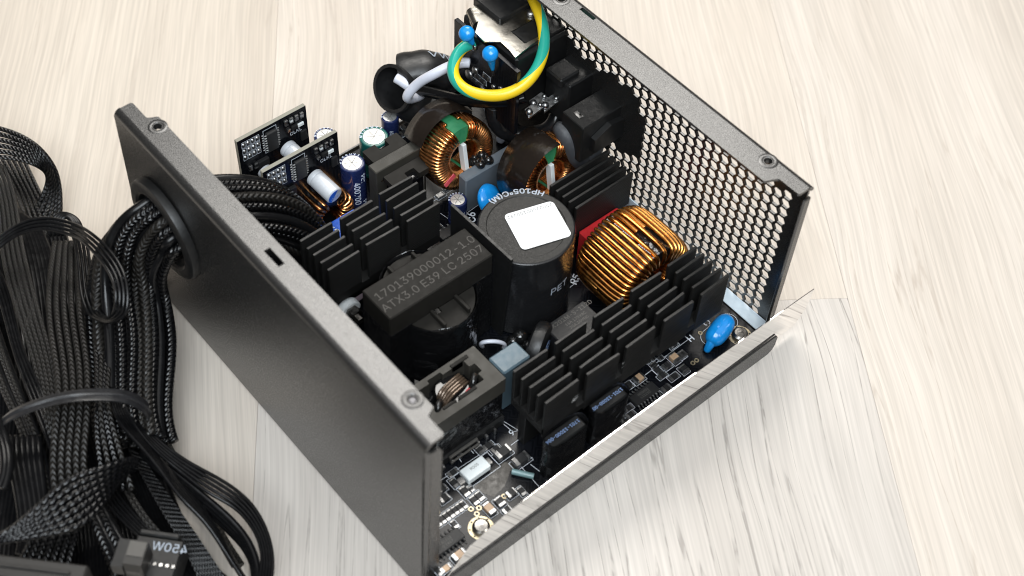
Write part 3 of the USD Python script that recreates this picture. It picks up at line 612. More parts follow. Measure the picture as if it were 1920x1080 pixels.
obj('printed_text', (np.stack([cc[0]+rr*np.cos(a), cc[1]+rr*np.sin(a), cz+.12-np.clip((rr-cr+1.2), 0, 3)*.1+v[:, 2]], 1), np.array(m.faces)), 'print_soft', bc)
for k, aw in enumerate((10, 17, 24)):
    P = [(cc[0]+r_*math.cos(math.radians(aw+d)), cc[1]+r_*math.sin(math.radians(aw+d)), z_) for d in (-2.4, 0, 2.4) for r_, z_ in ((cr+.05, cz-12), (cr+.05, cz-1.3), (cr-1.0, cz+.14))]
    f = np.array([[0, 3, 4], [0, 4, 1], [1, 4, 5], [1, 5, 2], [3, 6, 7], [3, 7, 4], [4, 7, 8], [4, 8, 5]])
    obj('polarity_stripe', (np.array(P), f), 'print_white', bc)

# ------------------------------------------------------------------ can capacitors
def can(px, py, z1, r, mat, label, txt=None, ang=-100, tmat='print_navywhite', th=1.7):
    c = at(px, py, z1)[:2]
    o = obj('can_capacitor', lathe([(0, PT), (r-.3, PT), (r, PT+.4), (r, PT+1.6), (r-.35, PT+2.0), (r, PT+2.5), (r, z1-.7), (r-.25, z1-.15), (r-.75, z1+.05), (r*.74, z1)], (*c, 0), 40), mat, psu, smooth=35, label=label)
    top = obj('top_plate', lathe([(r*.78, z1-.1), (r*.74, z1-.02), (0, z1+.02)], (*c, 0), 36), 'cap_alu', o, smooth=35)
    for k in range(3):
        a = k*math.pi/3+.5; d = np.array([math.cos(a), math.sin(a), 0])
        obj('vent_score', place(bx(-r*.6, r*.6, -.09, .09, 0, .05, .02), (*c, z1+.0), d, np.cross([0, 0, 1], d)), 'print_grey', top)
    # white printed band round the rim and stripe down the side
    for k in range(7):
        a = math.radians(20+k*21); on_rim('IVU0C2M'[k], 20+k*21, r*.80, r*.17, z1+.04, c, tmat, o)
    if txt:
        for (t, zz, an, h) in txt: 
            mm = meshkit.text_mesh(t, 1.0, .01, True); v = np.array(mm.vertices); v[:, 0] -= mm.bounds[1][0]/2; v[:, 1] -= .5; v[:, :2] *= h
            a = math.radians(an)+v[:, 1]/r; obj('printed_text', (np.stack([c[0]+(r+.03+v[:, 2])*np.cos(a), c[1]+(r+.03+v[:, 2])*np.sin(a), zz-v[:, 0]], 1), np.array(mm.faces)), tmat, o)
    return o
can(731, 218.5, 20, 3.2, 'navy_sleeve', 'small navy capacitor nearest the black wire loop', [('65/3', 14, -118, 1.3)])
can(701, 255.6, 26, 5.1, 'green_sleeve', 'green capacitor with a broad silver top', [('35V', 19, -85, 1.8)])
can(660, 305, 31, 4.4, 'navy_sleeve', 'tall navy capacitor standing in front of the green one', [('400700', 20, -108, 2.1), ('PET', 26, -75, 1.7), ('PET', 13, -72, 1.7)])
can(858, 374, 20, 3.3, 'navy_sleeve', 'small navy capacitor between the grey box and the fins', [('HER', 14, -95, 1.5)])
can(610, 254, 29, 4.0, 'navy_sleeve', 'navy capacitor half hidden behind the front upright card')

# ------------------------------------------------------------------ upright daughter cards
def card(p0, p1, ztop, label, seed):
    a, b = at(*p0, ztop), at(*p1, ztop); x0, x1, y = a[0], b[0], (a[1]+b[1])/2; r = random.Random(seed)
    o = obj('daughter_card', bx(x0, x1, y, y+1.5, PT, ztop, .06), 'pcb', psu, label=label)
    obj('card_edge', [bx(x0+.05, x1-.05, y+.05, y+1.45, ztop-.02, ztop+.06, .02), bx(x0-.06, x0+.02, y+.05, y+1.45, PT+6, ztop, .02)], 'pcb_edge', o)
    def comp(u, w, lx, lz, h, mat, name='resistor', ends=True):
        cx, cz_ = x0+u, ztop-w
        obj(name, bx(cx-lx/2, cx+lx/2, y-h, y, cz_-lz/2, cz_+lz/2, .08), mat, o)
        if ends:
            for s in (-1, 1): obj('end_cap', bx(cx-lx/2-.05, cx+lx/2+.05, y-h-.05, y, cz_+s*lz*.36-lz*.16, cz_+s*lz*.36+lz*.16, .1), 'solder', o)
    L = x1-x0
    for i in range(4):
        for j in range(3):
            u, w = 2.2+i*1.75, 2.8+j*2.9
            obj('solder_dot', lathe([(0, .55), (.42, .4), (.65, 0)], (0, 0, 0), 12)[0]@np.array([[1, 0, 0], [0, 0, 1], [0, -1, 0]])+[x0+u, y, ztop-w] if False else place(lathe([(.8, 0), (.55, .4), (0, .6)], (0, 0, 0), 12), (x0+u, y, ztop-w), (1, 0, 0), (0, 0, 1), (0, -1, 0)), 'solder', o, smooth=60)
            q = [(x0+u-.8, ztop-w-1.3), (x0+u+.8, ztop-w-1.3), (x0+u+.8, ztop-w+1.3), (x0+u-.8, ztop-w+1.3)]
            fr = prism(sbox(-.8, -1.3, .8, 1.3).difference(sbox(-.66, -1.16, .66, 1.16)), .04)
            obj('printed_frame', place(fr, (x0+u, y, ztop-w), (1, 0, 0), (0, 0, 1), (0, -1, 0)), 'print_white', o)
    cu = L*.46
    obj('chip', bx(x0+cu-2.0, x0+cu+2.0, y-1.5, y-.1, ztop-10.5, ztop-2.2, .2), 'chip_black', o)
    for s in (-1, 1):
        for k in range(7):
            z = ztop-3.0-k*1.12
            obj('pin', tb([(x0+cu+s*1.9, y-.9, z), (x0+cu+s*2.5, y-.85, z), (x0+cu+s*2.7, y-.2, z), (x0+cu+s*3.3, y-.12, z)], .25, 5), 'solder', o)
    for k in range(4):
        comp(L*.69+k*2.05, 2.6, 1.15, 2.3, .8, 'silver' if k != 1 else 'ceramic_white')
    for k in range(2): comp(L*.72+k*4.4, 6.6, 2.8 if k else 1.2, 1.2, .7, 'ceramic_white' if k else 'silver', ends=False)
    comp(L*.80, 6.2, 2.2, 1.6, .9, 'chip_black', ends=False)
    comp(L*.92, 12.0, 2.2, 4.2, .8, 'chip_black', 'chip', ends=False); comp(L*.30, 15.0, 4.2, 4.6, 1.3, 'chip_black', 'chip', ends=False)
    comp(L*.12, 14.0, 1.2, 2.4, .7, 'silver'); comp(L*.2, 14.2, 1.2, 2.4, .7, 'chip_black')
    obj('printed_text', lettering('CLKL', (x0+L*.82, y-.02, ztop-9.0), (1, 0, 0), (0, 0, 1), 1.4, .03), 'print_white', o)
    obj('printed_frame', place(prism(sbox(-2.6, -5.2, 2.6, 5.2).difference(sbox(-2.45, -5.05, 2.45, 5.05)), .04), (x0+cu, y, ztop-6.4), (1, 0, 0), (0, 0, 1), (0, -1, 0)), 'print_white', o)
    return o, x0, x1, y
def polymer(px0, py0, z, y, ln, r, label, tip=True, dz=-1.5):
    d = FW+RT*(px0-960)/FPX-UP*(py0-540)/FPX; s = (y-CAM[1])/d[1]; o = CAM+d*s
    ex = np.array([.10, -1, dz/ln]); ex /= np.linalg.norm(ex); ey = np.cross([1, 0, 0], ex); ey /= np.linalg.norm(ey); e2 = np.cross(ey, ex)
    m = lathe([(0, 0), (r-.2, 0), (r, .3), (r, 1.2), (r-.3, 1.6), (r, 2.0), (r, ln-.4), (r-.3, ln-.05), (0, ln)], (0, 0, 0), 36)
    k = obj('polymer_capacitor', place(m, o, e2, ey, ex), 'polymer_can', psu, smooth=35, label=label)
    if tip:
        h = prism(Polygon([(r*.86*math.cos(t), r*.86*math.sin(t)) for t in np.linspace(-2.0, 1.0, 24)]), .06)
        obj('blue_mark', place(h, o+ex*(ln-.02), e2, ey, ex), 'blue_film', k)
        obj('printed_text', lettering('16V', o+ex*(ln+.06)+ey*.6, e2, ey, 1.2, .03), 'print_blue', k)
card((442, 265), (575, 200), 48, 'upright black circuit card at the back, its far end nearest the table', 1)
card((494, 326), (631, 246), 48, 'upright black circuit card in front of the other card', 2)
polymer(588, 330, 30, 126.5, 10.5, 3.1, 'silver capacitor with a blue mark on its end, lying out from the front card')
polymer(538, 276, 30, 142.5, 9.0, 3.1, 'silver capacitor lying between the two upright cards', tip=False)
polymer(494, 318, 30, 141.5, 4.5, 2.6, 'silver capacitor stub at the left end of the cards', tip=False)

# ------------------------------------------------------------------ PFC choke
ch = obj('ring_choke', trimesh.creation.annulus(8.2, 14.6, 21.0).apply_transform(trimesh.transformations.rotation_matrix(math.pi/2, [1, 0, 0])).apply_translation((117, 39.3, 26)), 'tape_black', psu, smooth=40, label='large coil of thick golden wire on an upright black ring')
cx_ = (117, 39.3, 26)
for tn, a0, a1 in ((12.5, 91, 184), (9, 186, 245), (1.6, 79, 87), (13.5, -42, 74)):
    obj('winding', winding(cx_, 'y', 8.0, 14.8, 10.6, .74, tn, a0, a1, e=.5, per=26, sides=8), 'copper_gold', ch, smooth=True)
for y in (33, 40, 44): obj('printed_text', lettering('IIIIIII', (114.5, y, 41.0), (.1, -1, 0), (1, .1, 0), 1.3, .05), 'print_white', ch)
# red box capacitor, grey box capacitors
obj('box_capacitor', bx(113.2, 130.6, 55.6, 61.0, PT, 24, .5), 'red_box', psu, smooth=25, label='red box capacitor between the finned block and the big coil')
obj('box_capacitor', bx(97.2, 123.4, 100.2, 104.4, PT, 25.5, .45), 'grey_box', psu, smooth=25, label='grey box capacitor standing between the two copper ring coils')
gb = obj('box_capacitor', bx(54.8, 65.5, 30.2, 37.6, PT, 29.5, .5), 'bluegrey_box', psu, smooth=25, label='blue-grey box capacitor behind the near heat sink')
c0 = at(902, 300, 26); r2 = random.Random(5); gl = []
for k in range(16):
    s = trimesh.creation.icosphere(2, r2.uniform(.8, 2.0)); s.apply_translation(c0+[r2.uniform(-2.4, 2.4), r2.uniform(-2, 2), r2.uniform(-1.2, .8)]); gl.append(s)
obj('glue_blob', gl, 'glue_black', psu, smooth=True, label='blob of glossy black glue on the grey box')
# ------------------------------------------------------------------ ring chokes of the mains filter
def emi(c, hw, label, film, tilt=10):
    t = math.radians(tilt); Rm = np.array([[1, 0, 0], [0, math.cos(t), math.sin(t)], [0, -math.sin(t), math.cos(t)]])
    def put(m):
        v, f = tri(m); return v@Rm.T+np.asarray(c), f
    z0 = (0, 0, 0)
    ring = trimesh.creation.annulus(6.4, 12.2, 2*hw).apply_transform(trimesh.transformations.rotation_matrix(math.pi/2, [1, 0, 0]))
    o = obj('ring_choke', put(ring), 'green_tape', psu, smooth=40, label=label)
    obj('winding', put(winding(z0, 'y', 6.5, 12.3, hw, .6, 27, 102, 262, e=.62, per=18, sides=7)), 'copper_dark', o, smooth=True)
    obj('winding', put(winding(z0, 'y', 6.5, 12.3, hw, .6, 27, 78, -82, e=.62, per=18, sides=7)), 'copper_dark', o, smooth=True)
    obj('spacer', put(bx(-.8, .8, -hw-.9, -hw+2.0, -5.9, 5.8, .2)), 'white_plastic', o)
    for s_ in (-28, 208):
        a = math.radians(s_); obj('red_band', put(place(bx(-2.6, 2.6, -.9, .9, 0, .3, .1), (9.4*math.cos(a), -hw-1.45, 9.4*math.sin(a)), (math.cos(a), 0, math.sin(a)), (-math.sin(a), 0, math.cos(a)), (0, -1, 0))), 'red_tape', o)
    P = [np.array([(R*math.cos(q), y, R*math.sin(q)) for q in np.radians(np.linspace(film[0], film[1], 40))]) for R, y in film[2]]
    n = 40; v = np.vstack(P); f = []
    for i in range(len(P)-1):
        k = np.arange(n-1); f += [np.stack([i*n+k, i*n+k+1, (i+1)*n+k+1], 1), np.stack([i*n+k, (i+1)*n+k+1, (i+1)*n+k], 1)]
    obj('wrap', put((v, np.vstack(f))), 'film_black', o, smooth=True, label='glossy brown-black plastic film wrapped round the coil')
    return o
e1 = emi((101.8, 111.2, 28.0), 4.6, 'copper ring coil beside the black wire loop', (35, 150, ((14.4, 2.0), (14.6, 7), (14.2, 12), (9, 12.5))))
e2 = emi((119.0, 86.0, 28.0), 4.6, 'copper ring coil under the grey shrink tube, half wrapped in film', (80, 250, ((14.5, -7.5), (14.8, 0), (14.5, 7), (9, 7.6))))

# blue block and the small copper ring beside it
obj('box_capacitor', bx(43.5, 62.5, 106.8, 117, PT, 21.5, .5), 'blue_film', psu, smooth=25, label='bright blue block peeping out behind the left heat sink')
obj('printed_text', [lettering('K2', at(622, 432, 21.6), (.3, -1, 0), (1, .3, 0), 3.0, .06, True)], 'print_white', psu)
c = (55.5, 124.5, 19.0)
tr = obj('ring_choke', trimesh.creation.annulus(4.8, 8.6, 8.5).apply_transform(trimesh.transformations.rotation_matrix(math.pi/2, [1, 0, 0])).apply_translation(c), 'tape_black', psu, smooth=40, label='small copper ring coil beside the upright cards')
obj('winding', winding(c, 'y', 4.9, 8.7, 4.6, .62, 7, 95, 190, e=.6, per=18), 'copper_dark', tr, smooth=True)
obj('winding', winding(c, 'y', 4.9, 8.7, 4.6, .62, 7, 60, -60, e=.6, per=18), 'copper_dark', tr, smooth=True)

# ------------------------------------------------------------------ small transformers
def cored(x0, x1, y0, y1, z1, label, texts, rec):
    o = obj('transformer', [bx(x0, x1, y0, y1, z1-5.5, z1, .3), bx(x0, x0+4.5, y0, y1, PT, z1-5, .3), bx(x1-4.5, x1, y0, y1, PT, z1-5, .3)], 'core_brown', psu, label=label)
    for i, t in enumerate(texts): obj('printed_text', lettering(t, ((x0+x1)/2+1, (y0+y1)/2+1.0-2.0*i, z1+.01), (-1, 0, 0), (0, -1, 0), 1.35, .02), 'stamp', o)
    return o
st_ = cored(72.2, 93.2, 116.9, 121.4, 32, 'small black transformer with a stamped number, beside the green capacitor', ('170119000121 21', '2508  YP'), None)
obj('bobbin', [bx(75, 90.5, 110.2, 128.5, 26, 28.2, .4), bx(76.5, 89, 111.5, 127.5, PT, 26.2, 1.2)], 'tape_black', st_, smooth=30)
for (a, b, c_, d_) in ((74.2, 91, 109.6, 115.6), (75.5, 90, 122.6, 129.2)):
    pg = sbox(a, c_, b, d_).difference(sbox((a+b)/2-2, (c_ if c_ < 115 else d_-3)-.1, (a+b)/2+2, (c_+3 if c_ < 115 else d_)+.1))
    obj('bobbin_plate', prism(rounded(pg, .4), 2.4, 27.6), 'plastic_core', st_)
obj('solder_wire', tb([at(715, 338, 27), at(722, 345, 20), at(722, 360, 12)], .5, 6), 'copper_dark', st_, smooth=True)

# resonant choke with open core by the near end of the cable wall
rx0, rx1, ry0, ry1, rz = 25.6, 52.3, 26.5, 41.6, 33.8
rc = holder('open_choke', psu, label='square black core with a round opening showing bent wires, by the screw of the cable wall')
op = rounded(Polygon([(29.5, 30.2), (35, 30.2), (35, 29), (39, 29), (39, 30.2), (47, 30.2), (47, 33), (48.5, 33), (48.5, 36.5), (46.5, 36.5), (46.5, 39.2), (38.5, 39.2), (38.5, 40.4), (33.5, 40.4), (33.5, 39.2), (29.5, 39.2)]), .3)
frame = sbox(rx0, ry0, rx1, ry1).difference(op)
obj('core', [prism(frame, 7, rz-7)], 'core_brown', rc)
obj('lower_core', bx(rx0+.3, rx1-.3, ry0+.3, ry1-.3, PT+4, rz-7, .4), 'tape_black', rc, smooth=30)
obj('skirt', bx(rx0-.2, rx1+.2, ry0-.6, ry1, PT+.2, PT+4.4, .5), 'plastic_black', rc, smooth=30)
for k, (x, y) in enumerate(((37, 29.6), (42, 39.8))): obj('rim_lip', bx(x, x+6.5, y-.6, y+.6, rz-2.6, rz+.35, .15), 'plastic_core', rc)
obj('rim_lip', bx(31, 36, 29.2, 30.0, rz-3, rz+.3, .15), 'plastic_core', rc)
obj('coil_body', lathe([(0, 27), (5.8, 27), (5.8, 30.2), (5.0, 31.2), (0, 31.4)], (38.5, 34.6, 0), 32), 'glue_black', rc, smooth=40)
for k in range(5):
    y = 32.6+k*.95
    obj('wire_turn', tb([(32.5+.2*k, y-2, 29.5), (34, y-1, 31.6), (38.5, y, 32.6+.2*(k % 2)), (43, y+1, 31.6), (44.5-.2*k, y+2, 29.5)], .5, 8, 24), 'wire_varnish', rc, smooth=True)
for (px, py) in ((822, 762), (888, 712)):
    q = at(px, py, rz-.5); obj('wire_end', tb([q+[-2, -1.5, -3.5], q+[-1.2, -1, 0], q+[.2, 0, 1.0], q+[1.4, 1, 0], q+[2, 1.4, -3.5]], 1.05, 10, 20), 'glue_black', rc, smooth=True)
    obj('solder_cap', tb([q+[-.9, -.7, .9], q+[.2, .1, 1.75], q+[1.0, .7, .9]], .6, 8, 10), 'solder', rc, smooth=True)
obj('red_wire', tb([(39.5, 30.2, 32), (42, 31, 32.4), (44, 31.2, 31.8)], .5, 8, 10), 'red_tape', rc, smooth=True)
obj('pin_row', [bx(27+k*3.4, 28+k*3.4, ry0-1.8, ry0-.6, PT+.1, PT+2.4, .2) for k in range(7)], 'solder', rc)
obj('side_clip', [bx(30, 41, ry0-1.6, ry0-.7, PT+3.4, PT+4.4, .2), bx(30, 41, ry0-2.2, ry0-1.5, PT+1.6, PT+2.4, .2)], 'edge_grey', rc)

# ------------------------------------------------------------------ shrink-wrapped coils in front of the near heat sink
def wrapped(x0, x1, y0, y1, z1, label, txt):
    r2 = random.Random(int(x0)); n = 48; a = np.arange(n)*2*np.pi/n; sq = lambda t, e: np.sign(t)*np.abs(t)**e
    cx, cy, rx, ry = (x0+x1)/2, (y0+y1)/2, (x1-x0)/2, (y1-y0)/2; R = []
    for z, s in ((PT, 1.03), (PT+3, 1.0), (PT+8, .985), (z1-3, .99), (z1-.4, 1.0), (z1, .985), (z1-.4, .95), (z1-5, .92)):
        w = np.array([1+r2.uniform(-.022, .022) for _ in a]); R.append(np.stack([cx+rx*s*sq(np.cos(a), .62)*w, cy+ry*s*sq(np.sin(a), .75)*w, np.full(n, z)+.25*np.sin(2*a+1)], 1))
    o = obj('wrapped_coil', loft(R), 'tape_black', psu, smooth=50, label=label)
    obj('coil_top', bx(x0+1.0, x1-1.0, y0+1.0, y1-.4, z1-6, z1-1.4, .6), 'plastic_black', o)
    obj('printed_text', lettering(txt, (cx-.5, cy+.6, z1-1.38), (-1, 0, 0), (0, -1, 0), 1.05, .04), 'print_blue', o)
wrapped(49.6, 65.4, 1.6, 8.1, 27, 'coil in glossy black shrink film nearest the cable wall', '1701-13000-004')
wrapped(68.0, 82.4, 1.8, 8.1, 27, 'coil in glossy black shrink film farther from the cable wall', '1701-13000-004')
# disc varistor, relay
d0 = np.array([74.6, 36.2, 18.6]); m = lathe([(0, -2.6), (7.4, -2.6), (8.6, -1.8), (9.0, 0), (8.6, 1.8), (7.4, 2.6), (0, 2.7)], (0, 0, 0), 48)
ex, ey = np.array([.86, .5, 0]), np.array([0, 0, 1.]); ez = np.array([.5, -.86, 0])
mv = obj('disc_varistor', place(m, d0, ex, ey, ez), 'rubber_black', psu, smooth=40, label='round black disc part beside the blue-grey box')
obj('printed_mark', [place(prism(Point(0, 0).buffer(3.0, 24).difference(Point(0, 0).buffer(2.6, 24)), .05), d0+ez*2.72+ey*1.5, ex, ey*.72, ez), lettering('S', d0+ez*2.72+ey*1.5, ex, ey, 3.4, .05), lettering('JE', d0+ez*2.72-ey*2.6, ex, ey, 1.6, .05)], 'print_blue', mv)
obj('glue_blob', [trimesh.creation.icosphere(2, 2.2).apply_translation(at(962, 640, 16)), trimesh.creation.icosphere(2, 2.6).apply_translation(at(975, 632, 17)), trimesh.creation.icosphere(2, 1.8).apply_translation(at(990, 648, 18))], 'glue_black', psu, smooth=True)
r0, r1, r3 = at(1030, 606, 24), at(1096, 566, 24), at(1060, 642, 24)
rl = obj('relay', bx(78.6, 95.2, 28.2, 38.8, PT, 24, .35), 'chip_black', psu, label='flat black relay with printed ratings, under the big coil')
obj('printed_text', [lettering('YX201M-S-112D', (88, 37.0, 24.01), (1, 0, 0), (0, 1, 0), 1.5, .03), lettering('16A 125VAC', (88.5, 34.9, 24.01), (1, 0, 0), (0, 1, 0), 1.0, .03), lettering('20A 30VDC', (88.5, 33.2, 24.01), (1, 0, 0), (0, 1, 0), 1.0, .03), lettering('\u25b3 10A 24', (86, 31.6, 24.01), (1, 0, 0), (0, 1, 0), 1.0, .03), lettering('16A 24', (86, 30.0, 24.01), (1, 0, 0), (0, 1, 0), 1.0, .03)], 'edge_grey', rl)
obj('small_wire', tb([at(905, 650, 14), at(918, 640, 20), at(935, 641, 19), at(944, 652, 14)], .7, 8, 24), 'white_wire', psu, smooth=True, label='short pale blue wire behind the blue-grey box')

# blue ceramic discs
def disc(c, n, r, t, legs, label, mat='blue_ceramic', tail=None):
    n = np.asarray(n, float); n /= np.linalg.norm(n); e1 = np.cross(n, [0, 0, 1]); e1 /= np.linalg.norm(e1); e2 = np.cross(e1, n)
    m = lathe([(0, -t), (r*.55, -t*.95), (r*.88, -t*.55), (r, 0), (r*.88, t*.55), (r*.55, t*.95), (0, t)], (0, 0, 0), 40)
    ms = [place(m, c, e1, e2, n)]
    if tail is not None: 
        ts = np.linspace(0, 1, 10)[:, None]; d = np.asarray(tail, float); P = np.asarray(c)+d*(.75*r/np.linalg.norm(d))+ts*(d-d*(.75*r/np.linalg.norm(d)))
        ms.append(tube(P, np.linspace(r*.62, .6, 10)**1.0, 14)[:2])
    o = obj('disc_capacitor', ms, mat, psu, smooth=True, label=label)
    for L in legs: obj('lead', tb(L, .4, 6, 10), 'solder', o, smooth=True)
    return o
c = at(918, 374, 19); disc(c, (.35, -.7, .62), 5.6, 2.2, [[c+[0, 0, -3], c+[-1, 1, -9]]], 'blue disc capacitor half hidden behind the big capacitor')
a, b = at(1339, 634, PT+3.6), at(1361, 604, PT+5.0)
w_ = (b-a)/np.linalg.norm(b-a); th = np.linspace(-1, 1, 26)
P = [(a+b)/2+w_*(np.linalg.norm(b-a)/2+2.6)*t for t in th]; R = [3.5*(max(0, 1-abs(t)**3.2))**.5+.02 for t in th]
lg = spline([a+w_*.5, a-w_*1.8-[0, 0, .6], a-w_*3.0-[.6, 0, 2.8]], 12)
obj('disc_capacitor', [tube(P, np.array(R), 20)[:2], tube(lg, np.linspace(2.0, 1.1, 12), 12)[:2]], 'blue_ceramic', psu, smooth=True, label='blue capacitor lying at the corner of the board by the honeycomb wall')

# ------------------------------------------------------------------ mains inlet and switch on the honeycomb wall
il = holder('mains_inlet', psu, label='mains inlet with a bent shiny steel shield over black plastic')
zt = 65.0
P = [at(*q, zt)[:2] for q in ((884, 14), (897, 40), (891, 61), (909, 78), (938, 78), (955, 94), (966, 108), (1016, 68), (1001, 40), (1008, 4), (985, -25), (935, -12))]
pl = Polygon(P)
h1_ = Polygon([at(*q, zt)[:2] for q in ((958, 59), (984, 82), (1014, 66), (1000, 36))]); h2_ = Polygon([at(*q, zt)[:2] for q in ((902, 9), (927, 31), (966, 8), (950, -22))])
obj('shield', [prism(pl.difference(h1_).difference(h2_), .6, zt-.6)], 'steel_shield', il, label='bent shiny steel shield plate')
e0, e1_ = at(884, 14, zt), at(897, 40, zt); out = np.array([-1, .25, 0.])
prof = [np.vstack([e0, e1_])-[0, 0, .3]]
for t in np.linspace(0, 1.9, 9)[1:]: prof.append(np.vstack([e0, e1_])+out*2.0*math.sin(t)+[0, 0, -2.0*(1-math.cos(t))-.3])
v = np.vstack(prof); f = np.vstack([[[2*i, 2*i+1, 2*i+3], [2*i, 2*i+3, 2*i+2]] for i in range(len(prof)-1)])
v2 = v+np.array([0, 0, .45]); f2 = np.vstack([f[:, ::-1], f+len(v)])
obj('shield_curl', (np.vstack([v, v2]), f2), 'steel_shield', il, smooth=True)
obj('inlet_body', bx(121.4, 144.4, 104.6, 132.5, 38, 63.6, .8), 'plastic_black', il, smooth=30)
obj('inlet_block', [bx(128, 144, 106, 118, 63.4, 64.6, .3), bx(127, 144, 120, 134, 63.4, 67, .4), bx(133, 146, 128, 142, 60, 73, .6)], 'plastic_black', il)
bd = obj('inlet_board', bx(118.6, 120.2, 101, 133.5, 33.5, 62.2, .1), 'pcb', il, label='small black circuit board on the face of the mains inlet')
for (px, py, s) in ((888, 88, 1.5), (880, 140, 2.0), (891, 132, 1.5), (905, 168, 1.0), (925, 163, .9), (938, 166, .9), (918, 171, .8)):
    d = FW+RT*(px-960)/FPX-UP*(py-540)/FPX; q = CAM+d*(118.4-CAM[0])/d[0]
    m = trimesh.creation.icosphere(2, s); m.apply_scale((.6, 1, 1)); m.apply_translation(q); obj('solder_joint', m, 'solder', bd, smooth=True)
for (px, py) in ((897, 145), (905, 152), (912, 145), (898, 158), (890, 152)):
    d = FW+RT*(px-960)/FPX-UP*(py-540)/FPX; q = CAM+d*(118.4-CAM[0])/d[0]
    obj('resistor', bx(q[0]-.5, q[0]+.3, q[1]-1.0, q[1]+1.0, q[2]-.7, q[2]+.7, .08), 'chip_black', bd)
    for s in (-1, 1): obj('end_cap', bx(q[0]-.55, q[0]+.3, q[1]+s*1.25-.35, q[1]+s*1.25+.35, q[2]-.75, q[2]+.75, .1), 'solder', bd)
    obj('printed_frame', place(prism(sbox(-2, -1.1, 2, 1.1).difference(sbox(-1.85, -.95, 1.85, .95)), .04), (118.6, q[1], q[2]), (0, -1, 0), (0, 0, 1), (-1, 0, 0)), 'print_white', bd)
for (px, py) in ((965, -2), (1000, 22), (1012, 12)):
    m = trimesh.creation.icosphere(2, 1.9); m.apply_scale((1.4, .9, .6)); m.apply_translation(at(px, py, 65.6)); obj('solder_joint', m, 'solder', il, smooth=True)
def px_on(px, py, x):
    d = FW+RT*(px-960)/FPX-UP*(py-540)/FPX; return CAM+d*(x-CAM[0])/d[0]
for (c, tl, lab) in (((875, 63), (887, 83), 'blue drop-shaped capacitor at the corner of the steel shield'), ((919, 101), (924, 131), 'blue drop-shaped capacitor below the steel shield')):
    q, t = px_on(*c, 115.6), px_on(*tl, 117.0)
    disc(q, (-.55, -.45, .7), 2.7, 1.7, [[t, px_on(tl[0]+1, tl[1]+10, 118.0)]], lab, tail=t-q)
def wire(name, pts, r, mat, label=None, n=70, sides=14):
    v, f, uv = tube(spline(pts, n), r, sides); return obj(name, (v, f), mat, psu, smooth=True, uv=uv, label=label)
wire('earth_wire', [at(892, 80, 58.5), at(871, 88, 58), at(853, 112, 57), at(851, 142, 55), at(870, 166, 53.5), at(905, 178, 53), at(945, 177, 54), at(983, 158, 56.5), at(1010, 122, 60), at(1020, 82, 63.5), at(1017, 45, 67), at(1006, 12, 68.5), at(998, -6, 68)], 2.0, 'earth_wire', 'green and yellow striped earth wire looping from the mains inlet', 110)
wire('live_wire', [at(880, 118, 50), at(850, 122, 50), at(812, 140, 47), at(780, 160, 41), at(764, 180, 36), at(775, 184, 31), at(790, 176, 27)], 1.75, 'white_wire', 'white wire from the mains inlet into the black wire loop')
wire('live_wire', [at(742, 146, 34), at(758, 156, 33), at(775, 170, 31)], 1.75, 'white_wire', 'short visible length of white wire inside the loop', 20)
wire('neutral_wire', [at(770, 168, 30), at(800, 172, 33), at(840, 182, 37), at(890, 191, 41), at(940, 191, 44), at(985, 182, 46)], 1.9, 'wire_smooth', 'thick black wire crossing to the switch')
wire('neutral_wire', [at(925, 195, 38), at(928, 225, 30), at(945, 246, 24), at(985, 252, 22), at(1030, 240, 26), at(1045, 215, 30)], 2.9, 'sleeve_black', 'thick black wire curving under the inlet')
wire('live_wire', [at(905, 185, 32), at(925, 215, 24), at(940, 240, 17), at(938, 262, 10)], 1.7, 'white_wire', 'white wire going down to the board behind the grey box')
# black sleeve loop: wide flattened tube folded over
def sleeve(path, rx, rz_, label, nn=60):
    p = spline(path, nn); t = np.gradient(p, axis=0); t /= np.linalg.norm(t, axis=1, keepdims=True); up = np.array([0, 0, 1.]); R = []
    for i in range(nn):
        s = np.cross(up, t[i]); s /= np.linalg.norm(s); u2 = np.cross(t[i], s); a = np.arange(30)*2*np.pi/30
        R.append(p[i]+np.outer(np.cos(a)*rx*(1+.03*math.sin(i*.37)), s)+np.outer(np.sin(a)*rz_*(1+.03*math.cos(i*.3)), u2))
    v, f = loft(R); inner = [r_.mean(0)+(r_-r_.mean(0))*.86 for r_ in R]; v2, f2 = loft(inner)
    n = 30; k = len(v); j = np.arange(n); jn = (j+1) % n
    cap0 = np.vstack([np.stack([j, k+j, k+jn], 1), np.stack([j, k+jn, jn], 1)]); e = (len(R)-1)*n
    cap1 = np.vstack([np.stack([e+j, k+e+jn, k+e+j], 1), np.stack([e+j, e+jn, k+e+jn], 1)])
    return np.vstack([v, v2]), np.vstack([f, f2[:, ::-1]+k, cap0, cap1])
sl = obj('wire_sleeve', sleeve([at(734, 166, 29), at(752, 171, 26), at(775, 184, 22), at(800, 196, 19), at(830, 206, 18), at(858, 206, 20)], 9.5, 8.0, ''), 'rubber_black', psu, smooth=40, label='wide black shrink sleeve looped round the mains wires')
obj('wire_sleeve', sleeve([at(752, 134, 30), at(780, 128, 31), at(810, 128, 30), at(840, 140, 26), at(862, 160, 22)], 7.5, 5.0, ''), 'rubber_black', psu, smooth=40, label='upper turn of the black shrink sleeve with white print')
vm = meshkit.text_mesh('VW-1 ---', 1.0, .01); vv = np.array(vm.vertices); vv[:, 1] -= .5; vv[:, :2] *= 3.0
pp_ = spline([at(752, 134, 30), at(780, 128, 31), at(810, 128, 30), at(840, 140, 26), at(862, 160, 22)], 200); ll = np.r_[0, np.cumsum(np.linalg.norm(np.diff(pp_, axis=0), axis=1))]
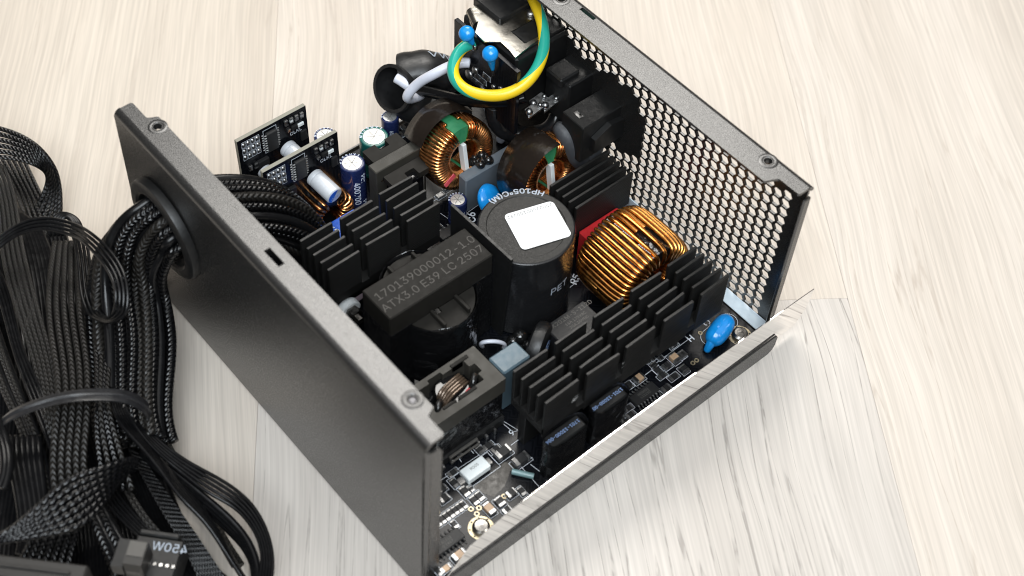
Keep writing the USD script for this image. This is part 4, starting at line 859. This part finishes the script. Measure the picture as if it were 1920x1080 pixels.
u_ = 9+vv[:, 0]; C_ = np.stack([np.interp(u_, ll, pp_[:, k]) for k in range(3)], 1); T_ = np.stack([np.interp(u_+.5, ll, pp_[:, k])-np.interp(u_-.5, ll, pp_[:, k]) for k in range(3)], 1); T_ /= np.linalg.norm(T_, axis=1, keepdims=True)
S_ = np.cross([0, 0, 1.], T_); S_ /= np.linalg.norm(S_, axis=1, keepdims=True); U_ = np.cross(T_, S_); th_ = (vv[:, 1]+1.5)/7.5
obj('printed_text', (C_+S_*(7.9*np.sin(th_))[:, None]+U_*(5.5*np.cos(th_)+vv[:, 2])[:, None], np.array(vm.faces)), 'print_soft', sl)
# rocker switch and the small fuse block
sw = obj('switch', [bx(127.0, 144.2, 77.0, 87.2, 34, 50.4, .3)], 'plastic_black', psu, label='black rocker switch body against the honeycomb wall')
obj('side_wing', hull([(131, 74.8, 38), (144, 74.8, 38), (144, 74.8, 46), (138, 74.8, 47), (131, 74.8, 44), (131, 76.9, 38), (144, 76.9, 38), (144, 76.9, 46), (138, 76.9, 47), (131, 76.9, 44)]), 'plastic_black', sw)
obj('notch', bx(129.2, 131, 81.2, 84.6, 50.0, 50.5, .05), 'glue_black', sw)
fb = obj('fuse_block', [bx(133.5, 144.4, 91.2, 103.2, 36, 54.5, .5), bx(131.5, 140, 93.5, 101.5, 53, 56.6, .6)], 'plastic_black', psu, smooth=30, label='black plastic block between the switch and the mains inlet')
for k, (px, py) in enumerate(((1008, 188), (1000, 204), (1030, 192))):
    q = at(px, py, 44); obj('terminal', [hull(np.vstack([q+np.array(o_)*1.0 for o_ in ((-3.4, -1.6, -1), (3.4, -1.6, .2), (3.0, 1.6, .8), (-2.4, 1.6, 0), (-3.4, -1.6, -1.8), (3.4, -1.6, -.6), (3., 1.6, 0), (-2.4, 1.6, -.8))]))]+[trimesh.creation.icosphere(2, 1.3).apply_translation(q+[-2.2, -.4, .3]), trimesh.creation.icosphere(2, .9).apply_translation(q+[2.4, -.6, .8])], 'solder', fb, smooth=40)
for (px, py) in ((1068, 223), (1072, 236), (1088, 248)): obj('terminal', trimesh.creation.icosphere(2, 1.2).apply_translation(at(px, py, 44)), 'solder', sw, smooth=True)
p_ = spline([at(1044, 238, 42), at(1060, 252, 41), at(1072, 275, 36), at(1085, 292, 30), at(1098, 300, 22)], 30)
obj('shrink_tube', tube(p_, np.interp(np.arange(30), [0, 3, 10, 18, 29], [2.2, 3.2, 3.9, 4.6, 4.2]), 18)[:2], 'grey_shrink', sw, smooth=True, label='grey shrink tube over the switch terminals')
obj('shrink_tube', tube(spline([at(1102, 292, 30), at(1116, 278, 33), at(1112, 258, 39)], 20), np.interp(np.arange(20), [0, 19], [3.2, 2.2]), 16)[:2], 'grey_shrink', sw, smooth=True)
# printed lines
obj('printed_lines', sk, 'silk', pcb, kind='stuff')

# ------------------------------------------------------------------ cables outside and inside the case
def ribbon(L, R, n, mat, label, group=None, r=None, nn=70, parent=None, lift=None, sides=10, name='ribbon_cable', category='cable', wob=.0):
    """flat cable of n wires side by side between two edges; edges are (px, py, z) lists of equal length"""
    A = np.array([at(*q) for q in L]); B = np.array([at(*q) for q in R]); M = (A+B)/2
    k = np.r_[0, np.cumsum(np.maximum(np.linalg.norm(np.diff(M, axis=0), axis=1), 1e-3))]
    A, B = spline(A, nn, k), spline(B, nn, k)
    wdt = np.median(np.linalg.norm(A-B, axis=1)); r = (r or wdt/(2*n))*.9
    t = parent or thing(name, label, category, group=group)
    for i in range(n):
        s = (i+.5)/n; C = A*(1-s)+B*s
        if wob: C = C+np.array([0, 0, 1.])*(wob*np.sin(np.linspace(0, 5, nn)+i*1.7))[:, None]
        C[:, 2] = np.maximum(C[:, 2], r+.1)
        m_ = mat if isinstance(mat, str) else mat[i % len(mat)]
        v, f, uv = tube(C, r, sides); obj('wire', (v, f), m_, t, smooth=True, uv=uv)
    return t
# main bundle: from the board, up and out through the grommet, down into the pile
bt = thing('wire_bundle', 'thick bundle of braided and smooth black wires passing through the grommet', 'cable')
r3_ = random.Random(11)
offs = []
for a_ in range(-4, 5):
    for b_ in range(-4, 5):
        q = (3.3*(a_+b_*.5)+.4, 2.86*b_); d_ = math.hypot(*q)
        if d_ < 10.9: offs.append((q[0]+r3_.uniform(-.35, .35), q[1]+r3_.uniform(-.3, .3)))
for i, (dy, dz) in enumerate(offs):
    s = dz/10.5; u = dy/10.5
    base = np.array([-4, gy+dy, gz+dz])
    pts = [np.array([41-3*s+2*u, 104+9*u+3*s, 9.5]), np.array([41.5+3.5*s-.5*u, 106.5+9.5*u+4*s, 24]), np.array([33+5*s, 113+9*u+3*s, 42+6*s]), np.array([18, 121+dy*1.0+2*s, 49.5+9*s]), np.array([6, gy+dy, gz+dz+.5]), base]
    out = []
    for (q, lx, ly, kl, kz) in ((at(268, 460, 46), -.35, .93, 1.05, 1.0), (at(243, 505, 39), -.62, .78, 1.08, .9), (at(240, 560, 31), -.78, .62, 1.15, .78), (at(247, 640, 25), -.8, .6, 1.2, .7), (at(247, 740, 21), -.8, .6, 1.1, .62), (at(255, 830, 17), -.8, .6, 1.1, .5)):
        out.append(q+np.array([lx, ly, 0])*dy*kl+np.array([0, 0, 1.])*dz*kz+np.array([r3_.uniform(-.5, .5), r3_.uniform(-.5, .5), r3_.uniform(-.4, .4)]))
    C = spline(pts+out, 130)
    C[:, 2] = np.maximum(C[:, 2], 1.6)
    mat = ('braid_shiny', 'wire_smooth', 'braid_shiny', 'braid_matte')[i % 4]
    v, f, uv = tube(C, 1.62, 10); obj('wire', (v, f), mat, bt, smooth=True, uv=uv)

G = 'flat cables in the pile beside the cable wall'
# under layers of the pile
ribbon([(-40, 470, 8), (0, 600, 8), (40, 740, 7), (60, 880, 6), (60, 1100, 5)], [(120, 440, 8), (150, 600, 8), (170, 740, 7), (200, 880, 6), (230, 1100, 5)], 22, 'wire_smooth', 'wide layer of smooth black wires at the bottom of the pile', r=2.1)
ribbon([(140, 470, 10), (150, 600, 10), (160, 740, 9), (190, 880, 8), (230, 1100, 6)], [(290, 590, 5), (292, 650, 6), (285, 740, 6), (310, 900, 4), (440, 1100, 2)], 18, 'wire_smooth', 'lower layer of black wires along the right side of the pile', r=1.9)
ribbon([(-60, 330, 12), (-40, 480, 14), (-10, 640, 14), (0, 760, 13), (-20, 900, 12), (-60, 1100, 10)], [(60, 420, 10), (100, 500, 12), (120, 640, 14), (130, 760, 13), (120, 900, 11), (120, 1100, 9)], 18, 'wire_smooth', 'middle layer of black wires along the left edge of the picture', r=2.0)
# top left loop
ribbon([(-60, 226, 22), (0, 236, 23), (45, 254, 24), (82, 284, 23), (104, 318, 19), (113, 352, 14), (116, 395, 10), (110, 440, 8)], [(-60, 300, 20), (0, 300, 20), (40, 304, 20), (70, 313, 19), (86, 325, 15), (87, 342, 11), (76, 368, 7), (52, 402, 5)], 6, ('braid_shiny',), 'braided flat cable looping over at the upper left corner of the pile', G)
ribbon([(-10, 300, 7), (20, 350, 7), (40, 400, 8), (52, 450, 9)], [(50, 300, 5), (74, 352, 5), (96, 400, 6), (112, 450, 8)], 6, 'braid_shiny', 'braided flat cable running down inside the upper left loop', G)
ribbon([(-30, 330, 24), (-6, 400, 26), (0, 470, 27), (16, 545, 28), (40, 620, 29), (62, 690, 29), (74, 750, 29), (96, 830, 27)], [(10, 310, 23), (34, 390, 26), (45, 455, 28), (66, 545, 30), (88, 625, 31), (104, 690, 31), (112, 750, 31), (124, 830, 28)], 5, 'braid_matte', 'braided flat cable slanting down the left part of the pile, left of the straight one', G)
ribbon([(98, 455, 22), (88, 520, 27), (86, 600, 31), (96, 670, 33), (103, 735, 34), (98, 800, 33), (93, 860, 31), (96, 920, 28)], [(148, 455, 22), (152, 520, 27), (158, 600, 31), (168, 670, 33), (171, 735, 34), (168, 800, 33), (164, 860, 31), (172, 920, 28)], 5, 'braid_matte', 'straight braided flat cable down the middle of the pile', G)
ribbon([(160, 520, 22), (168, 600, 27), (176, 670, 29), (178, 735, 30), (176, 800, 29), (180, 860, 27), (190, 920, 24)], [(205, 560, 22), (216, 620, 25), (212, 670, 27), (204, 735, 29), (216, 800, 28), (236, 860, 25), (256, 920, 22)], 4, ('braid_shiny', 'braid_matte'), 'braided flat cable tucked between the straight one and the thick bundle', G)
# smooth four-wire loop
ribbon([(-30, 470, 36), (0, 441, 39), (38, 417, 42), (85, 406, 44), (130, 414, 45), (172, 434, 50), (206, 464, 52), (230, 498, 52), (243, 545, 50), (238, 588, 46), (214, 604, 42), (186, 602, 37), (163, 588, 33), (150, 556, 33), (145, 515, 33), (140, 470, 32), (128, 432, 28)],
       [(-20, 490, 36), (8, 459, 39), (44, 439, 42), (86, 433, 44), (126, 442, 45), (158, 460, 50), (184, 488, 52), (204, 518, 52), (214, 556, 50), (210, 584, 46), (204, 594, 42), (196, 592, 37), (189, 578, 33), (180, 546, 33), (174, 510, 33), (168, 466, 32), (156, 430, 28)], 4, 'wire_smooth', 'smooth four-wire flat cable making a round loop on top of the pile', G, nn=150)
ribbon([(92, 440, 22), (94, 415, 25), (112, 401, 26), (135, 405, 26), (152, 424, 25), (160, 450, 22)], [(122, 440, 22), (118, 418, 25), (122, 408, 26), (130, 410, 26), (138, 428, 25), (142, 450, 22)], 4, 'wire_smooth', 'end of a smooth flat cable bent over just behind the round loop', G, r=.95)
ribbon([(-30, 500, 22), (2, 580, 26), (24, 660, 28), (50, 735, 29), (80, 810, 28), (104, 880, 25)], [(-4, 500, 22), (28, 585, 26), (48, 660, 28), (82, 735, 30), (108, 810, 28), (128, 880, 25)], 4, 'wire_smooth', 'smooth grey-black four-wire cable slanting under the tie at the left', G)
ribbon([(-60, 560, 17), (-30, 650, 20), (4, 740, 22), (40, 820, 22), (60, 900, 20), (70, 1000, 17)], [(-20, 540, 18), (12, 650, 22), (48, 745, 25), (80, 830, 24), (96, 900, 22), (110, 1000, 18)], 6, ('braid_shiny', 'braid_matte', 'wire_smooth'), 'mixed flat cable farthest left in the pile', G)
ribbon([(16, 820, 24), (24, 900, 24), (34, 960, 22), (30, 1040, 20)], [(78, 820, 24), (84, 900, 24), (92, 960, 22), (96, 1040, 20)], 6, 'wire_smooth', 'smooth wires below the tie at the left edge', G, r=1.3)
ribbon([(-20, 790, 33), (0, 830, 34), (6, 870, 34), (-4, 910, 33)], [(0, 780, 32), (16, 830, 34), (21, 868, 34), (10, 920, 33)], 2, 'wire_smooth', 'brownish black cable end curving in at the left edge', G, r=1.5)
# twisted shiny ribbon across
ribbon([(262, 866, 25), (246, 858, 31), (197, 871, 37), (141, 888, 39), (112, 905, 39), (84, 932, 38), (50, 966, 37), (0, 1004, 35), (-40, 1012, 34)], [(236, 900, 18), (226, 905, 23), (198, 940, 29), (172, 974, 32), (150, 990, 33), (112, 1002, 34), (60, 1010, 34), (0, 1016, 34), (-40, 1022, 33)], 7, 'braid_cord', 'shiny braided flat cable twisted across the lower pile', G, r=.95, nn=90)
# fan below it
ribbon([(100, 900, 20), (60, 1000, 22), (30, 1055, 22), (10, 1110, 20)], [(176, 940, 18), (150, 1000, 20), (136, 1055, 20), (130, 1110, 18)], 7, 'braid_shiny', 'braided wires fanning out under the twisted cable', G)
ribbon([(190, 930, 18), (215, 965, 20), (250, 1000, 21), (275, 1025, 20)], [(210, 900, 18), (240, 945, 20), (275, 985, 21), (304, 1012, 20)], 5, 'wire_smooth', 'smooth flat cable leading to the plug marked 450W', G)
ribbon([(214, 880, 20), (236, 930, 21), (270, 980, 21), (300, 1010, 20)], [(226, 872, 20), (250, 925, 21), (286, 978, 21), (312, 1008, 20)], 2, 'braid_matte', 'pale braided pair of wires beside the smooth flat cable', G)
ribbon([(160, 960, 18), (185, 1010, 18), (205, 1060, 16), (220, 1100, 14)], [(196, 945, 18), (225, 1000, 18), (250, 1040, 17), (280, 1090, 14)], 4, ('braid_shiny', 'wire_smooth'), 'dark wires between the two plugs', G, r=1.5)
ribbon([(240, 840, 18), (270, 900, 17), (310, 970, 15), (350, 1040, 12), (380, 1110, 8)], [(262, 850, 16), (310, 920, 14), (356, 985, 12), (400, 1050, 9), (440, 1110, 5)], 9, 'braid_shiny', 'sparkling braided wires under the broad smooth strap', G)
# broad straps swinging out to the right
ribbon([(196, 640, 24), (199, 700, 26), (205, 745, 28), (222, 790, 28), (255, 829, 28), (297, 879, 27), (339, 935, 25), (380, 976, 22), (415, 1024, 18), (440, 1062, 14), (470, 1110, 9)],
       [(228, 640, 20), (226, 700, 22), (232, 745, 24), (252, 795, 23), (290, 845, 20), (330, 893, 17), (368, 935, 14), (398, 978, 11), (424, 1024, 8), (450, 1070, 5), (482, 1118, 3)], 6, 'wire_smooth', 'broad flat cable running straight down to the bottom edge', G)
ribbon([(250, 690, 18), (250, 740, 20), (264, 786, 20), (294, 820, 20), (355, 864, 20), (422, 900, 20), (467, 936, 20), (494, 976, 19), (510, 1022, 18), (514, 1062, 17), (502, 1110, 16)],
       [(226, 690, 24), (226, 740, 26), (245, 786, 25), (283, 838, 23), (339, 888, 20), (394, 930, 18), (438, 955, 16), (470, 990, 15), (487, 1030, 14), (488, 1062, 13), (478, 1110, 13)], 5, 'wire_smooth', 'flat cable swinging out in the widest curve to the right', G)
ribbon([(270, 840, 20), (340, 893, 18), (394, 936, 16), (440, 978, 14), (470, 1020, 12), (484, 1064, 11), (476, 1110, 11)], [(262, 850, 16), (330, 912, 13), (380, 955, 11), (424, 994, 9), (458, 1030, 8), (474, 1066, 7), (468, 1110, 7)], 4, 'wire_smooth', 'thin flat cable just inside the widest curve', G, r=1.15)
ribbon([(262, 690, 13), (270, 740, 13), (284, 790, 12), (310, 850, 10), (352, 912, 7), (390, 972, 5), (440, 1060, 3)], [(286, 690, 7), (292, 740, 7), (302, 800, 6), (330, 862, 5), (364, 916, 3), (398, 974, 2), (452, 1060, 2)], 4, 'braid_matte', 'braided flat cable lowest on the table at the right of the pile', G, r=1.5)

# twist tie round the pile
P = [at(*q) for q in ((-14, 812, 26), (2, 796, 31), (22, 780, 35), (57, 764, 37.5), (102, 750, 38.5), (143, 743, 39), (193, 741, 37), (234, 745, 34), (265, 759, 29), (281, 778, 23), (291, 806, 14), (296, 830, 5))]
C = spline(P, 80); tg = np.gradient(C, axis=0); tg /= np.linalg.norm(tg, axis=1, keepdims=True)
nrm = np.cross(tg, [-.45, -.6, .25]); nrm /= np.linalg.norm(nrm, axis=1, keepdims=True); nrm *= np.sign(nrm[:, 2:]+1e-9); lat = np.cross(tg, nrm)
prof = [(-2.6, 0), (-2.6, .35), (-2.0, .5), (-.75, .5), (-.6, .8), (0, .95), (.6, .8), (.75, .5), (2.0, .5), (2.6, .35), (2.6, 0)]
R_ = [C[i]+np.array([lat[i]*a+nrm[i]*b for a, b in prof]) for i in range(len(C))]
v, f = loft(R_)
tie = thing('twist_tie', 'flat black plastic twist tie round the pile of cables', 'twist tie')
obj('band', (v, f), 'tie_black', tie, smooth=35)
obj('core_wire', tube(C+nrm*.55, .55, 8)[:2], 'tie_black', tie, smooth=True)

# plugs at the bottom edge
pg = thing('board_plug', 'broad grey-black plug housing at the bottom left corner', 'plug')
o, a, b = at(-6, 1041, 40), at(166, 1062, 40), at(-20, 1110, 40)
ex = (a-o); ln = np.linalg.norm(ex); ex /= ln; ey = (b-o)-ex*((b-o)@ex); ey /= np.linalg.norm(ey); ez = np.cross(ex, ey)
if ez[2] < 0: ez = -ez
obj('housing', place(bx(-12, ln, -.5, 17, -11, 0, .6), o, ex, ey, ez), 'connector_black', pg, smooth=30)
obj('ridge', place(bx(-12, ln-4, 2.2, 3.1, -.1, .7, .2), o, ex, ey, ez), 'connector_black', pg)
obj('latch', place(hull([(ln-.2, 3, -1), (ln+7, 1.0, -2.2), (ln+7, 6, -2.8), (ln-.2, 9, -1), (ln-.2, 3, -7), (ln+5, 1.5, -7), (ln+5, 6, -7), (ln-.2, 9, -7)]), o, ex, ey, ez), 'connector_black', pg)
for k in range(6): obj('pin_slot', place(bx(2+k*4.2-8, 4.4+k*4.2-8, 5.5, 8.5, -.05, .06, .02), o, ex, ey, ez), 'glue_black', pg)
p4 = thing('power_plug', 'black plug with a white 450W mark and a square grey latch', 'plug')
o, a, b = at(262, 1008, 24), at(345, 1020, 24), at(274, 1046, 24)
ex = (a-o); ln = np.linalg.norm(ex); ex /= ln; ey = (b-o)-ex*((b-o)@ex); wd = np.linalg.norm(ey); ey /= wd; ez = np.cross(ex, ey)
s_ = 1 if ez[2] > 0 else -1; ez = ez*s_
obj('housing', place(bx(-1, ln, -1, wd+6.5, -9, 0, .5), o, ex, ey, ez), 'plastic_black', p4, smooth=30)
obj('collar', place(bx(-.4, ln-1.6, -2.6, -.9, -8, .8, .4), o, ex, ey, ez), 'plastic_black', p4, smooth=30)
tm = at(307, 1027, 24)+[0, 0, .02]
obj('printed_text', lettering('450W', at(319, 1027, 24)+ez*.05, -ex, -ey, 2.55, .03), 'print_soft', p4)
for k in range(6): obj('contact', place(bx(2.4+k*1.75, 3.5+k*1.75, wd+1.0, wd+2.1, -.1, .35, .12), o, ex, ey, ez), 'silver', p4)
lo_ = at(252, 1022, 31); L = place(hull([(x*2.6, y*3.6, z) for x in (-1, 1) for y in (-1, 1) for z in (-9, 0)]+[(1.8, 4.6, -2.4), (-1.9, 4.6, -2.4)]), at(254, 1036, 31), ex, ey, ez)
obj('latch', L, 'connector_black', p4, smooth=20, label='square grey latch of the plug')
obj('latch_face', place(hull([(x*2.3, y*2.2, z) for x in (-1, 1) for y in (-1, 1) for z in (0, .2)]), at(254, 1036, 31)+ez*.01-ey*1.0, ex, ey, ez), 'edge_grey', p4)
obj('latch_arm', place(hull([(x*1.6-4.6, y*4.2, z) for x in (-1, 1) for y in (-1, 1) for z in (-6, -1.5)]), at(256, 1036, 31), ex, ey, ez), 'plastic_black', p4)
